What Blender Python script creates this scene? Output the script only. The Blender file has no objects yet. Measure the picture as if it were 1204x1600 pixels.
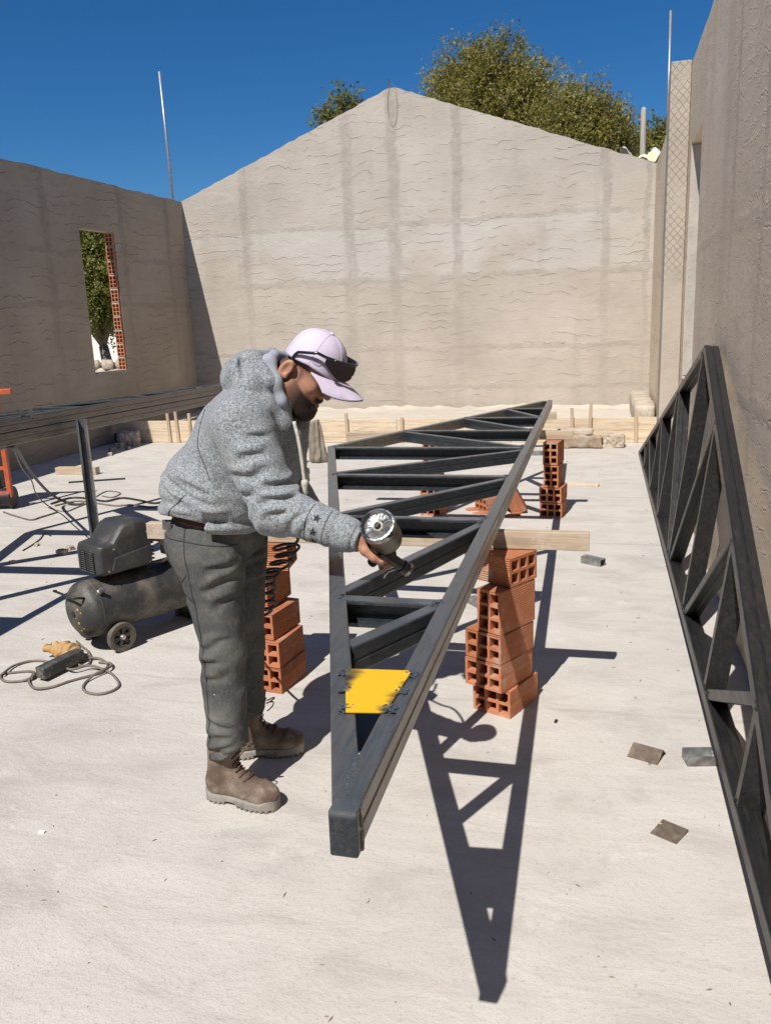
import bpy, math, random
import numpy as np
from mathutils import Vector, Matrix, Quaternion

random.seed(7)
RNG = np.random.default_rng(7)
scene = bpy.context.scene
COL = scene.collection
R = math.radians

# ------------------------------------------------------------------ camera, sky, sun, exposure
F_PX, CX, CY = 1305.7, 602.0, 800.0
YAW, PITCH, ROLL, CAM_H = R(14.893), R(13.25), R(-2.277), 1.66
_f = np.array([-math.sin(YAW) * math.cos(PITCH), math.cos(YAW) * math.cos(PITCH), -math.sin(PITCH)])
_r0 = np.array([math.cos(YAW), math.sin(YAW), 0.0])
_u0 = np.cross(_r0, _f)
_r = math.cos(ROLL) * _r0 + math.sin(ROLL) * _u0
_u = -math.sin(ROLL) * _r0 + math.cos(ROLL) * _u0
cam_data = bpy.data.cameras.new('camera')
cam = bpy.data.objects.new('camera', cam_data)
COL.objects.link(cam)
cam.matrix_world = Matrix(((_r[0], _u[0], -_f[0], 0), (_r[1], _u[1], -_f[1], 0), (_r[2], _u[2], -_f[2], CAM_H), (0, 0, 0, 1)))
cam_data.sensor_fit = 'VERTICAL'
cam_data.sensor_height = 24.0
cam_data.lens = F_PX / 1600.0 * 24.0
cam_data.clip_end = 1000
cam_data.clip_start = 0.05
scene.camera = cam

SUN = np.array([.176, .738, -1.0])
world = bpy.data.worlds.new('World')
scene.world = world
world.use_nodes = True
wn = world.node_tree
bg = wn.nodes['Background']
sky = wn.nodes.new('ShaderNodeTexSky')
sky.sky_type = 'NISHITA'
sky.sun_disc = False
sky.sun_elevation = math.atan2(1.0, math.hypot(SUN[0], SUN[1]))
sky.sun_rotation = math.atan2(-SUN[0], -SUN[1])
sky.altitude = 3600
sky.air_density = 1.5
sky.dust_density = 0.0
sky.ozone_density = 10.0
hsv = wn.nodes.new('ShaderNodeHueSaturation')      # thin, dry high-plateau air: a deeper blue all round
hsv.inputs['Saturation'].default_value = 1.18
wn.links.new(sky.outputs[0], hsv.inputs['Color'])
wn.links.new(hsv.outputs[0], bg.inputs[0])
bg.inputs[1].default_value = 0.066
sd = bpy.data.lights.new('sun', 'SUN')
sd.energy = 5.0
sd.angle = R(0.5)
sd.color = (1.0, .955, .89)
so = bpy.data.objects.new('sun', sd)
COL.objects.link(so)
so.rotation_euler = Vector(SUN).to_track_quat('-Z', 'Y').to_euler()
so.location = (0, -5, 20)
scene.view_settings.view_transform = 'Standard'
scene.view_settings.look = 'None'
scene.view_settings.gamma = 1
scene.view_settings.use_curve_mapping = False
scene.view_settings.exposure = 0.24


# where a line of sight of the photograph meets a real plane of the place
def _ray(x, y):
    return (x - CX) / F_PX * _r - (y - CY) / F_PX * _u + _f
def at_z(x, y, z=0.0):
    d = _ray(x, y); return np.array([0, 0, CAM_H]) + d * (z - CAM_H) / d[2]
def at_y(x, y, Y):
    d = _ray(x, y); return np.array([0, 0, CAM_H]) + d * Y / d[1]
def at_x(x, y, X):
    d = _ray(x, y); return np.array([0, 0, CAM_H]) + d * X / d[0]
def span(px, P):
    """metres covered by px pixels at point P"""
    return px * float((np.array(P) - np.array([0, 0, CAM_H])) @ _f) / F_PX


# ------------------------------------------------------------------ shader helpers
class Tree:
    def __init__(s, name):
        s.m = bpy.data.materials.new(name)
        s.m.use_nodes = True
        s.nt = s.m.node_tree
        s.b = s.nt.nodes['Principled BSDF']
        s.L = s.nt.links.new
    def _in(s, sock, v):
        if v is None: return
        if isinstance(v, bpy.types.NodeSocket): s.L(v, sock)
        elif isinstance(v, (tuple, list)) and len(v) == 3 and sock.type == 'RGBA': sock.default_value = (*v, 1)
        else: sock.default_value = v
    def obj(s):
        return s.nt.nodes.new('ShaderNodeTexCoord').outputs['Object']
    def rand(s):
        return s.nt.nodes.new('ShaderNodeObjectInfo').outputs['Random']
    def attr(s, name):
        n = s.nt.nodes.new('ShaderNodeAttribute'); n.attribute_name = name; return n.outputs['Fac']
    def sep(s, v):
        n = s.nt.nodes.new('ShaderNodeSeparateXYZ'); s._in(n.inputs[0], v); return n.outputs
    def comb(s, x, y, z):
        n = s.nt.nodes.new('ShaderNodeCombineXYZ')
        for i, v in enumerate((x, y, z)): s._in(n.inputs[i], v)
        return n.outputs[0]
    def M(s, op, a, b=None, c=None, clamp=False):
        n = s.nt.nodes.new('ShaderNodeMath'); n.operation = op; n.use_clamp = clamp
        for i, v in enumerate((a, b, c)):
            if v is not None: s._in(n.inputs[i], v)
        return n.outputs[0]
    def add(s, a, b): return s.M('ADD', a, b)
    def sub(s, a, b): return s.M('SUBTRACT', a, b)
    def mul(s, a, b): return s.M('MULTIPLY', a, b)
    def scale(s, v, k, off=None):
        n = s.nt.nodes.new('ShaderNodeVectorMath'); n.operation = 'MULTIPLY_ADD'
        s._in(n.inputs[0], v); n.inputs[1].default_value = k if isinstance(k, tuple) else (k, k, k)
        if off is not None: s._in(n.inputs[2], off)
        return n.outputs[0]
    def noise(s, v, sc=5, det=3, rough=.55, dist=0):
        n = s.nt.nodes.new('ShaderNodeTexNoise')
        s._in(n.inputs['Vector'], v)
        n.inputs['Scale'].default_value = sc; n.inputs['Detail'].default_value = det
        n.inputs['Roughness'].default_value = rough; n.inputs['Distortion'].default_value = dist
        return n.outputs[0]
    def vor(s, v, sc=5, feature='F1'):
        n = s.nt.nodes.new('ShaderNodeTexVoronoi'); n.feature = feature
        s._in(n.inputs['Vector'], v); n.inputs['Scale'].default_value = sc
        return n.outputs['Distance']
    def step(s, v, a, b, lo=0.0, hi=1.0):
        n = s.nt.nodes.new('ShaderNodeMapRange'); n.interpolation_type = 'SMOOTHSTEP'
        s._in(n.inputs[0], v); n.inputs[1].default_value = a; n.inputs[2].default_value = b
        n.inputs[3].default_value = lo; n.inputs[4].default_value = hi
        return n.outputs[0]
    def ramp(s, v, stops):
        n = s.nt.nodes.new('ShaderNodeValToRGB'); s._in(n.inputs[0], v)
        e = n.color_ramp.elements
        while len(e) < len(stops): e.new(.5)
        for i, (p, c) in enumerate(stops): e[i].position = p; e[i].color = (*c, 1)
        return n.outputs[0]
    def mix(s, f, a, b, mode='MIX'):
        n = s.nt.nodes.new('ShaderNodeMix'); n.data_type = 'RGBA'; n.blend_type = mode
        s._in(n.inputs[0], f); s._in(n.inputs[6], a); s._in(n.inputs[7], b)
        return n.outputs[2]
    def bump(s, h, strength=1.0, dist=.01, normal=None):
        n = s.nt.nodes.new('ShaderNodeBump'); s._in(n.inputs['Height'], h)
        n.inputs['Strength'].default_value = strength; n.inputs['Distance'].default_value = dist
        if normal is not None: s._in(n.inputs['Normal'], normal)
        return n.outputs[0]
    def out(s, col=None, rough=None, metal=None, normal=None, spec=None):
        s._in(s.b.inputs['Base Color'], col); s._in(s.b.inputs['Roughness'], rough)
        s._in(s.b.inputs['Metallic'], metal); s._in(s.b.inputs['Normal'], normal)
        s._in(s.b.inputs['Specular IOR Level'], spec)
        return s.m

def simple(name, c, rough=.6, metal=0.0, var=.25, sc=12, bump=.0, bsc=60, stretch=(1, 1, 1), dirt=None, dsc=4, dlo=.45, dhi=.7, spec=None, off=True):
    """a base colour that varies, an optional dirt layer of its own and a fine relief"""
    t = Tree(name); v = t.obj()
    if off:
        v = t.scale(v, stretch, t.comb(t.mul(t.rand(), 37.0), t.mul(t.rand(), 91.0), 0.0))
    else:
        v = t.scale(v, stretch)
    n = t.noise(v, sc, 4, .6)
    lo = tuple(max(0, x * (1 - var)) for x in c); hi = tuple(min(1, x * (1 + var)) for x in c)
    col = t.ramp(n, [(.3, lo), (.7, hi)])
    if dirt:
        col = t.mix(t.step(t.noise(v, dsc, 6, .65), dlo, dhi), col, dirt)
    nm = t.bump(t.noise(v, bsc, 3, .6), 1.0, bump) if bump else None
    return t.out(col, rough, metal, nm, spec)


# ------------------------------------------------------------------ mesh helpers
class MB:
    def __init__(s): s.v = []; s.f = []
    def add(s, vs, fs):
        n = len(s.v); s.v += [tuple(float(c) for c in p) for p in vs]; s.f += [tuple(i + n for i in f) for f in fs]; return s
    def box(s, c, size, M=None, taper=None):
        x, y, z = (k / 2 for k in size)
        vs = [Vector((a * x, b * y, d * z)) for d in (-1, 1) for b in (-1, 1) for a in (-1, 1)]
        if M is not None: vs = [M @ v for v in vs]
        vs = [v + Vector(c) for v in vs]
        return s.add(vs, [(0, 2, 3, 1), (4, 5, 7, 6), (0, 1, 5, 4), (2, 6, 7, 3), (0, 4, 6, 2), (1, 3, 7, 5)])
    def loft(s, rings, closed=True, caps=True):
        n = len(rings[0]); base = len(s.v)
        for r in rings: s.v += [tuple(float(c) for c in p) for p in r]
        for i in range(len(rings) - 1):
            for j in range(n if closed else n - 1):
                k = (j + 1) % n
                s.f.append((base + i * n + j, base + i * n + k, base + (i + 1) * n + k, base + (i + 1) * n + j))
        if caps and closed:
            s.f.append(tuple(base + j for j in range(n))[::-1])
            s.f.append(tuple(base + (len(rings) - 1) * n + j for j in range(n)))
        return s
    def tube(s, pts, r, seg=8, caps=True):
        pts = [Vector([float(c) for c in p]) for p in pts]; rings = []
        rs = r if isinstance(r, (list, tuple, np.ndarray)) else [r] * len(pts)
        nrm = None
        for i, p in enumerate(pts):
            t = (pts[min(i + 1, len(pts) - 1)] - pts[max(i - 1, 0)])
            if t.length < 1e-9: t = Vector((0, 0, 1))
            t.normalize()
            if nrm is None:
                a = Vector((0, 0, 1)) if abs(t.z) < .9 else Vector((1, 0, 0))
                nrm = t.cross(a).normalized()
            else:
                nrm = (nrm - t * nrm.dot(t))
                nrm = nrm.normalized() if nrm.length > 1e-6 else t.orthogonal().normalized()
            b = t.cross(nrm)
            rings.append([p + (nrm * math.cos(2 * math.pi * k / seg) + b * math.sin(2 * math.pi * k / seg)) * rs[i] for k in range(seg)])
        return s.loft(rings, True, caps)
    def prism(s, poly, axis, h0, h1):
        """poly of 2D points extruded along axis (0, 1 or 2)"""
        o = [k for k in range(3) if k != axis]; rings = []
        for h in (h0, h1):
            ring = []
            for a, b in poly:
                p = [0, 0, 0]; p[axis] = h; p[o[0]] = a; p[o[1]] = b; ring.append(p)
            rings.append(ring)
        return s.loft(rings)
    def lathe(s, prof, c=(0, 0, 0), axis=(0, 0, 1), seg=24, ring=False):
        q = Vector((0, 0, 1)).rotation_difference(Vector(axis).normalized()); rings = []
        for r, h in prof:
            rings.append([Vector(c) + q @ Vector((r * math.cos(2 * math.pi * k / seg), r * math.sin(2 * math.pi * k / seg), h)) for k in range(seg)])
        return s.loft(rings + [rings[0]], True, False) if ring else s.loft(rings)
    def mesh(s, name, mats, smooth=False):
        me = bpy.data.meshes.new(name); me.from_pydata(s.v, [], s.f)
        for m in (mats if isinstance(mats, (list, tuple)) else [mats]): me.materials.append(m)
        if smooth: me.polygons.foreach_set('use_smooth', [True] * len(me.polygons))
        me.update(); return me

def link(name, me, parent=None, loc=None):
    o = bpy.data.objects.new(name, me); COL.objects.link(o)
    if parent is not None: o.parent = parent
    if loc is not None: o.location = [float(c) for c in loc]
    return o
def fix_normals(me):
    import bmesh
    bm = bmesh.new(); bm.from_mesh(me); bmesh.ops.recalc_face_normals(bm, faces=bm.faces); bm.to_mesh(me); bm.free()
def obj(name, mb, m, parent=None, smooth=False, bevel=0, loc=None, fix=True, seg=2, angle=None):
    me = mb.mesh(name, m, smooth)
    if fix: fix_normals(me)
    o = link(name, me, parent, loc)
    if bevel:
        b = o.modifiers.new('bevel', 'BEVEL'); b.width = bevel; b.segments = seg; b.limit_method = 'ANGLE'
    if smooth and angle:
        sharp_edges(me, angle)
    return o
def sharp_edges(me, angle=35):
    import bmesh
    bm = bmesh.new(); bm.from_mesh(me)
    for e in bm.edges:
        e.smooth = not (len(e.link_faces) == 2 and e.calc_face_angle(0) > R(angle))
    bm.to_mesh(me); bm.free()
def tag(o, label=None, cat=None, group=None, kind=None):
    if label: o['label'] = label
    if cat: o['category'] = cat
    if group: o['group'] = group
    if kind: o['kind'] = kind
    return o
def thing(name, label, cat, loc=(0, 0, 0), group=None, rot=None):
    o = bpy.data.objects.new(name, None); COL.objects.link(o); o.empty_display_size = .1
    o.location = [float(c) for c in loc]
    if rot is not None: o.rotation_euler = rot
    return tag(o, label, cat, group)
def copy_tree(o, parent=None):
    c = o.copy(); COL.objects.link(c)
    if parent is not None: c.parent = parent
    for ch in list(o.children): copy_tree(ch, c)
    return c


# ------------------------------------------------------------------ sculpting by distance fields
def _hash(ix, iy, iz, seed):
    n = (ix * 374761393 + iy * 668265263 + iz * 2147483647 + seed * 974634777) & 0xFFFFFFFF
    n = ((n ^ (n >> 13)) * 1274126177) & 0xFFFFFFFF
    n = (n ^ (n >> 16)) & 0xFFFF
    return n / 32767.5 - 1.0
def vnoise(p, seed=0):
    p = np.asarray(p, float); i = np.floor(p).astype(np.int64); f = p - i; f = f * f * (3 - 2 * f); out = 0
    for dx in (0, 1):
        for dy in (0, 1):
            for dz in (0, 1):
                w = (f[:, 0] if dx else 1 - f[:, 0]) * (f[:, 1] if dy else 1 - f[:, 1]) * (f[:, 2] if dz else 1 - f[:, 2])
                out = out + w * _hash(i[:, 0] + dx, i[:, 1] + dy, i[:, 2] + dz, seed)
    return out
def rc(p, a, b, r1, r2):
    a = np.asarray(a, float); ab = np.asarray(b, float) - a; q = p - a
    t = np.clip(q @ ab / (ab @ ab), 0, 1)
    return np.sqrt(((q - t[:, None] * ab) ** 2).sum(1)) - (r1 + (r2 - r1) * t)
def ell(p, c, r, M=None):
    q = p - np.asarray(c, float)
    if M is not None: q = q @ M
    r = np.asarray(r, float)
    k0 = np.sqrt(((q / r) ** 2).sum(1)); k1 = np.sqrt(((q / (r * r)) ** 2).sum(1))
    return k0 * (k0 - 1) / np.maximum(k1, 1e-9)
def sph(p, c, r): return np.sqrt(((p - np.asarray(c, float)) ** 2).sum(1)) - r
def smin(a, b, k):
    h = np.clip(.5 + .5 * (b - a) / k, 0, 1); return b + (a - b) * h - k * h * (1 - h)
def smax(a, b, k): return -smin(-a, -b, k)
def rot_y(a):
    c, s = math.cos(a), math.sin(a); return np.array([[c, 0, s], [0, 1, 0], [-s, 0, c]])

def sdf_mesh(fn, lo, hi, vs, slack=.004):
    lo = np.array(lo, float); hi = np.array(hi, float); K = 4
    nc = np.ceil((hi - lo) / (vs * K)).astype(int) + 1
    n = nc * K
    c = np.stack(np.meshgrid(*[np.arange(k) for k in nc], indexing='ij'), -1).reshape(-1, 3)
    pc = lo + (c + .5 - .5 / K) * vs * K
    d = fn(pc)
    Fd = np.repeat(np.repeat(np.repeat(d.reshape(nc), K, 0), K, 1), K, 2).astype(np.float32)
    near = np.abs(d) < vs * K * .9 + slack
    sub = np.stack(np.meshgrid(*[np.arange(K)] * 3, indexing='ij'), -1).reshape(-1, 3)
    ids = (c[near][:, None, :] * K + sub[None]).reshape(-1, 3)
    for s in range(0, len(ids), 400000):
        q = ids[s:s + 400000]
        Fd[q[:, 0], q[:, 1], q[:, 2]] = fn(lo + q * vs)
    S = Fd < 0
    act = np.zeros(n - 1, bool)
    cnt = np.zeros(n - 1, np.int8)
    for dx in (0, 1):
        for dy in (0, 1):
            for dz in (0, 1):
                cnt += S[dx:n[0] - 1 + dx, dy:n[1] - 1 + dy, dz:n[2] - 1 + dz]
    act = (cnt > 0) & (cnt < 8)
    ai = np.argwhere(act)
    idx = np.full(act.shape, -1, np.int32); idx[act] = np.arange(len(ai))
    acc = np.zeros((len(ai), 3)); w = np.zeros(len(ai))
    cor = [(a, b, d_) for a in (0, 1) for b in (0, 1) for d_ in (0, 1)]
    val = {k: Fd[ai[:, 0] + k[0], ai[:, 1] + k[1], ai[:, 2] + k[2]].astype(float) for k in cor}
    for k in cor:
        for ax in range(3):
            if k[ax] == 0:
                k2 = list(k); k2[ax] = 1; k2 = tuple(k2)
                a, b = val[k], val[k2]; m = (a < 0) != (b < 0)
                t = np.where(m, a / np.where(m, a - b, 1), 0)
                pt = np.repeat(np.array(k, float)[None], len(ai), 0); pt[:, ax] = t
                acc += pt * m[:, None]; w += m
    V = lo + (ai + acc / w[:, None]) * vs
    faces = []
    for ax in range(3):
        o1, o2 = [(1, 2), (2, 0), (0, 1)][ax]
        sl0 = [slice(1, n[k] - 1) for k in range(3)]; sl1 = list(sl0)
        sl0[ax] = slice(0, n[ax] - 1); sl1[ax] = slice(1, n[ax])
        A = S[tuple(sl0)]; B = S[tuple(sl1)]
        e = np.argwhere(A != B)
        if not len(e): continue
        flip = A[e[:, 0], e[:, 1], e[:, 2]]
        base = e + 1; base[:, ax] -= 1
        u1 = np.zeros(3, int); u1[o1] = 1; u2 = np.zeros(3, int); u2[o2] = 1
        q = [base - u1 - u2, base - u2, base, base - u1]
        q = np.stack([idx[k[:, 0], k[:, 1], k[:, 2]] for k in q], 1)
        q = np.where(flip[:, None], q, q[:, ::-1])
        faces.append(q[(q >= 0).all(1)])
    Fq = np.concatenate(faces)
    return V, Fq
def np_mesh(name, V, Fq, mats, smooth=True):
    me = bpy.data.meshes.new(name); k = Fq.shape[1]
    me.vertices.add(len(V)); me.vertices.foreach_set('co', np.asarray(V, np.float32).ravel())
    me.loops.add(Fq.size); me.loops.foreach_set('vertex_index', Fq.astype(np.int32).ravel())
    me.polygons.add(len(Fq)); me.polygons.foreach_set('loop_start', np.arange(0, Fq.size, k, dtype=np.int32))
    if smooth: me.polygons.foreach_set('use_smooth', np.ones(len(Fq), bool))
    for m in (mats if isinstance(mats, (list, tuple)) else [mats]): me.materials.append(m)
    me.update(calc_edges=True); me.validate(); return me
def vattr(me, name, val):
    a = me.attributes.new(name, 'FLOAT', 'POINT'); a.data.foreach_set('value', np.asarray(val, np.float32))


# ------------------------------------------------------------------ materials of the setting
YE, XL, XR, SLAB = 13.5, -6.9, .66, .14
def plaster(name, ax, strips, bands, base=(.40, .335, .265), freq=9.0, amp=2.6, seed=0., gd=.0045, diag=0.0, relief=1.0, msk=(.46, .58), wav=1.5, jag_=.35, pale=None, midk=.0045):
    t = Tree(name); P = t.obj(); x = t.sep(P); u = x[ax]; z = x[2]
    wob = t.add(t.mul(t.sub(t.noise(t.comb(u, z, seed), 2.2, 2), .5), .16), t.mul(t.sub(t.noise(t.comb(u, z, seed), 18, 3, .7), .5), .10))
    uu = t.add(u, wob); zz = t.add(z, wob)
    q = t.comb(u, z, seed)
    n1 = t.sub(t.noise(t.scale(q, (1.0, .5, 1)), 1.1, 1, .5), .5)
    n2 = t.sub(t.noise(t.scale(q, (1.0, .42, 1)), 4.2, 1, .5), .5)
    ph = t.add(t.add(t.mul(z, freq), t.mul(n1, amp)), t.add(t.mul(n2, wav), t.mul(t.noise(t.scale(q, (1, .5, 1)), 15, 1), jag_)))
    if diag: ph = t.add(ph, t.mul(u, diag))
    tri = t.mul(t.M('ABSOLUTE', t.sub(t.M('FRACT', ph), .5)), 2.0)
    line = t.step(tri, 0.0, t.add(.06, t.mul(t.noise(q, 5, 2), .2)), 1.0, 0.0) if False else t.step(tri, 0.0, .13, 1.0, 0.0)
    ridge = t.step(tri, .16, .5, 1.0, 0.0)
    mask = t.mul(t.step(t.noise(t.scale(q, (1.3, 7.5, 1)), 1.3, 3, .6), *msk), t.step(t.noise(q, .8, 2), .36, .56, .25, 1.0))
    strip = None; fade = t.step(t.add(z, t.mul(t.noise(q, 1.2, 2), .8)), 1.6, 3.2, .45, 1.0)
    for c, hw in strips:
        s = t.mul(t.step(t.M('ABSOLUTE', t.sub(uu, c)), hw * .35, hw * 1.0, 1.0, 0.0), fade)
        strip = s if strip is None else t.M('MAXIMUM', strip, s)
    band = None
    for c, hw in bands:
        s = t.mul(t.step(t.M('ABSOLUTE', t.sub(zz, c)), hw * .3, hw * 1.2, 1.0, 0.0), t.step(t.noise(q, 1.4, 4, .7), .36, .56, .2, 1.0))
        band = s if band is None else t.M('MAXIMUM', band, s)
    sb = strip
    if band is not None: sb = band if strip is None else t.M('MAXIMUM', strip, t.mul(band, .8))
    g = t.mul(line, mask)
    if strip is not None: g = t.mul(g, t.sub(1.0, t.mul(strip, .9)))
    rough_patch = t.step(t.noise(q, 1.1, 3, .6), .52, .66)
    fine = t.noise(q, 95, 4, .65); mid = t.noise(t.scale(q, (1, 1.6, 1)), 14, 4, .6)
    pits = t.mul(t.step(t.vor(t.scale(q, (1, .7, 1)), 26), .0, .16, 1.0, 0.0), t.step(t.noise(q, 4, 2), .52, .64))
    h = t.add(t.mul(g, -gd), t.mul(t.mul(ridge, mask), gd * .25))
    h = t.add(h, t.mul(mid, midk)); h = t.add(h, t.mul(fine, .0028)); h = t.add(h, t.mul(pits, -.005))
    h = t.add(h, t.mul(t.mul(t.noise(q, 32, 3, .7), rough_patch), .007))
    if sb is not None: h = t.add(h, t.mul(sb, .004))
    k = lambda m: tuple(c * m for c in base)
    big = t.noise(q, .7, 5, .62)
    col = t.ramp(big, [(.3, k(.86)), (.5, k(1.0)), (.72, (base[0] * 1.16, base[1] * 1.18, base[2] * 1.22))])
    col = t.mix(t.mul(t.step(t.noise(t.scale(q, (.5, 3, 1)), 2.4, 4, .65), .5, .75), .35), col, (base[0] * 1.2, base[1] * 1.22, base[2] * 1.27))
    if pale:
        pz = t.mul(t.step(zz, pale[0] - .04, pale[0] + .04), t.step(zz, pale[1] - .04, pale[1] + .04, 1.0, 0.0))
        pz = t.mul(pz, t.step(t.noise(t.scale(q, (1, 1.5, 1)), .9, 4, .65), .34, .58))
        col = t.mix(t.mul(pz, .6), col, (base[0] * 1.16, base[1] * 1.24, base[2] * 1.34))
    run = t.step(t.noise(t.scale(q, (2.2, .18, 1)), 1.4, 3, .6), .54, .72)
    col = t.mix(t.mul(run, .28), col, k(.74))
    if sb is not None: col = t.mix(t.mul(sb, t.step(t.noise(q, 6, 5, .75), .3, .7, .18, .68)), col, k(.66))
    col = t.mix(t.mul(t.step(fine, .56, .75), .3), col, k(.7))
    col = t.mix(t.mul(t.step(fine, .44, .28), .25), col, k(1.25))
    col = t.mix(t.mul(g, .8), col, k(.52))  # groove shade painted in as darker lines on top of the relief
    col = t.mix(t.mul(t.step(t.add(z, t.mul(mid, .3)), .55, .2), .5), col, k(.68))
    return t.out(col, .95, 0, t.bump(h, 1.0, relief), .1)

def combed(name, base):
    t = Tree(name); P = t.obj(); x = t.sep(P); q = t.comb(x[0], x[2], x[1])
    j = t.mul(t.sub(t.noise(q, 6, 2), .5), .05); fine = t.noise(q, 95, 4, .65); mid = t.noise(q, 14, 4, .6)
    ln = None
    for sgn in (1.15, -1.15):
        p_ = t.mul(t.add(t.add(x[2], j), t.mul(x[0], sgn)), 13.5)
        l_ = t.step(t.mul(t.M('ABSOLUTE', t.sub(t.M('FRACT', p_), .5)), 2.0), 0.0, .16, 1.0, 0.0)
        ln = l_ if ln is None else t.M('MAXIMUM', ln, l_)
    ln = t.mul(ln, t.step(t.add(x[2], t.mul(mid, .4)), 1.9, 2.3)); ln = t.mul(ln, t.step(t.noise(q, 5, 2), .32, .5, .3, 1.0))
    k = lambda m: tuple(c * m for c in base)
    col = t.ramp(t.noise(q, 1.4, 5, .65), [(.3, k(.84)), (.5, k(1)), (.72, k(1.15))])
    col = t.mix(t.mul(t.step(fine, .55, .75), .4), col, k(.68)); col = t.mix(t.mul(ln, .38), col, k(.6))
    h = t.add(t.mul(ln, -.004), t.add(t.mul(mid, .006), t.mul(fine, .002)))
    return t.out(col, .95, 0, t.bump(h, 1.0, 1.0), .1)
def ux(px, y): return float(at_y(px, y, YE)[0])
def uz(px, y): return float(at_y(px, y, YE)[2])
def lw(px, y): return float(at_x(px, y, XL)[1])
def rw(px, y): return float(at_x(px, y, XR)[1])
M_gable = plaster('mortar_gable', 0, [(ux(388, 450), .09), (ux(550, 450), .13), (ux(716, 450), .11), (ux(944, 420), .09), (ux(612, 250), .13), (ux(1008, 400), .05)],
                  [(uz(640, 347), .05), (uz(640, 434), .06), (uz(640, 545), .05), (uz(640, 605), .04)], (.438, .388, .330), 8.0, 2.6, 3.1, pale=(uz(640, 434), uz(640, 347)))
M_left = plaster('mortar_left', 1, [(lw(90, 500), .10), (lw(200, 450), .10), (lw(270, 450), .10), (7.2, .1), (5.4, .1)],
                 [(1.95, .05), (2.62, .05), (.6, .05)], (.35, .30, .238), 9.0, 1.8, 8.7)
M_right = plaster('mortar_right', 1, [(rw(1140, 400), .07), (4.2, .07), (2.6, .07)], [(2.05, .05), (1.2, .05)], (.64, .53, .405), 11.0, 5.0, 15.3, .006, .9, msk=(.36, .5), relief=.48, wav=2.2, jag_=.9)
M_ret = combed('mortar_return', (.43, .375, .31))

def concrete(name, base=(.505, .475, .435), joints=True):
    t = Tree(name); P = t.obj(); x = t.sep(P); q = t.comb(x[0], x[1], 0.0)
    big = t.noise(q, .55, 5, .6); mid = t.noise(t.scale(q, (1, 1.8, 1)), 2.6, 5, .65, .4); fine = t.noise(q, 160, 3, .7); f2 = t.noise(q, 55, 4, .7)
    k = lambda m, w=0.0: (base[0] * m, base[1] * m * (1 - w * .5), base[2] * m * (1 - w))
    col = t.ramp(big, [(.3, k(.90)), (.52, k(1.0)), (.72, k(1.07))])
    col = t.mix(t.mul(t.step(mid, .48, .70), .75), col, k(.80, .03))
    stain = t.step(t.noise(t.scale(q, (.8, 1.5, 1)), .95, 6, .72, .6), .53, .68)
    col = t.mix(t.mul(stain, .7), col, k(.76, -.01))
    spill = t.step(t.noise(q, 3.3, 5, .7), .60, .68)
    col = t.mix(t.mul(spill, .5), col, (.60, .575, .54))
    col = t.mix(t.mul(t.step(mid, .47, .3), .5), col, k(1.12, -.02))
    sweep = t.step(t.noise(t.scale(q, (.35, 5.5, 1)), 1.6, 4, .7, .5), .55, .72)
    col = t.mix(t.mul(sweep, .45), col, k(.8, .03))
    dust = t.step(t.noise(q, 6.5, 6, .75), .55, .72)
    col = t.mix(t.mul(dust, .3), col, k(.86, .12))
    col = t.mix(t.mul(t.step(f2, .54, .70), .55), col, k(.70, .05))
    col = t.mix(t.mul(t.step(fine, .54, .72), .7), col, k(.62))
    col = t.mix(t.mul(t.step(fine, .45, .25), .35), col, k(1.2))
    spk = t.mul(t.step(t.vor(q, 13), .028, .045, 1.0, 0.0), t.step(t.noise(q, 1.8, 3), .47, .6))
    spk2 = t.mul(t.step(t.vor(t.scale(q, (1, .45, 1)), 7), .03, .05, 1.0, 0.0), t.step(t.noise(q, 2.6, 3), .5, .6))
    col = t.mix(t.mul(t.M('MAXIMUM', spk, spk2), .75), col, (.12, .1, .085))
    h = t.add(t.mul(mid, .012), t.add(t.mul(f2, .0025), t.mul(fine, .0014)))
    if joints:
        for jy, w in ((3.35, .012), (6.0, .01), (7.55, .012), (9.0, .01)):
            j = t.step(t.M('ABSOLUTE', t.add(t.sub(x[1], jy), t.mul(t.sub(t.noise(q, 2.2, 3), .5), .09))), w * .3, w * 2.2, 1.0, 0.0)
            jm = t.mul(j, t.step(t.noise(q, 1.3, 3), .4, .55))
            col = t.mix(t.mul(jm, .4), col, k(.62)); h = t.add(h, t.mul(j, -.002))
    return t.out(col, .92, 0, t.bump(h, .8, 1.0), .15)
M_floor = concrete('concrete_floor')
M_fill = concrete('concrete_fill', (.52, .47, .40), False)
M_ground = simple('dry_soil', (.33, .27, .2), .95, var=.25, sc=1.5, bump=.02, bsc=9, dirt=(.42, .36, .28), off=False)

# ------------------------------------------------------------------ ground, floor, walls
tag(obj('ground', MB().add([(-120, -60, -.03), (120, -60, -.03), (120, 160, -.03), (-120, 160, -.03)], [(0, 1, 2, 3)]), M_ground), kind='structure')
fb = MB()
fb.box(((XL + XR) / 2, 4.36, -.05), (XR - XL + .1, 18.72, .1))
tag(obj('floor', fb, M_floor), kind='structure')
Y_FORM = 10.74
fb = MB()   # raised fill at the back, held by the boards; its surface is lightly uneven
NX, NY = 60, 24
vs, fs = [], []
for j in range(NY + 1):
    for i in range(NX + 1):
        X = XL - .02 + (XR - XL + .04) * i / NX; Y = Y_FORM + .03 + (YE + .02 - Y_FORM - .03) * j / NY
        z = SLAB + .012 * math.sin(X * 3.1 + Y * 2) * math.sin(Y * 2.7) + .006 * random.uniform(-1, 1) + (.05 * max(0, (Y - YE + .22) / .2) * random.uniform(.2, 1))
        vs.append((X, Y, z))
for j in range(NY):
    for i in range(NX):
        a = j * (NX + 1) + i; fs.append((a, a + 1, a + NX + 2, a + NX + 1))
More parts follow.
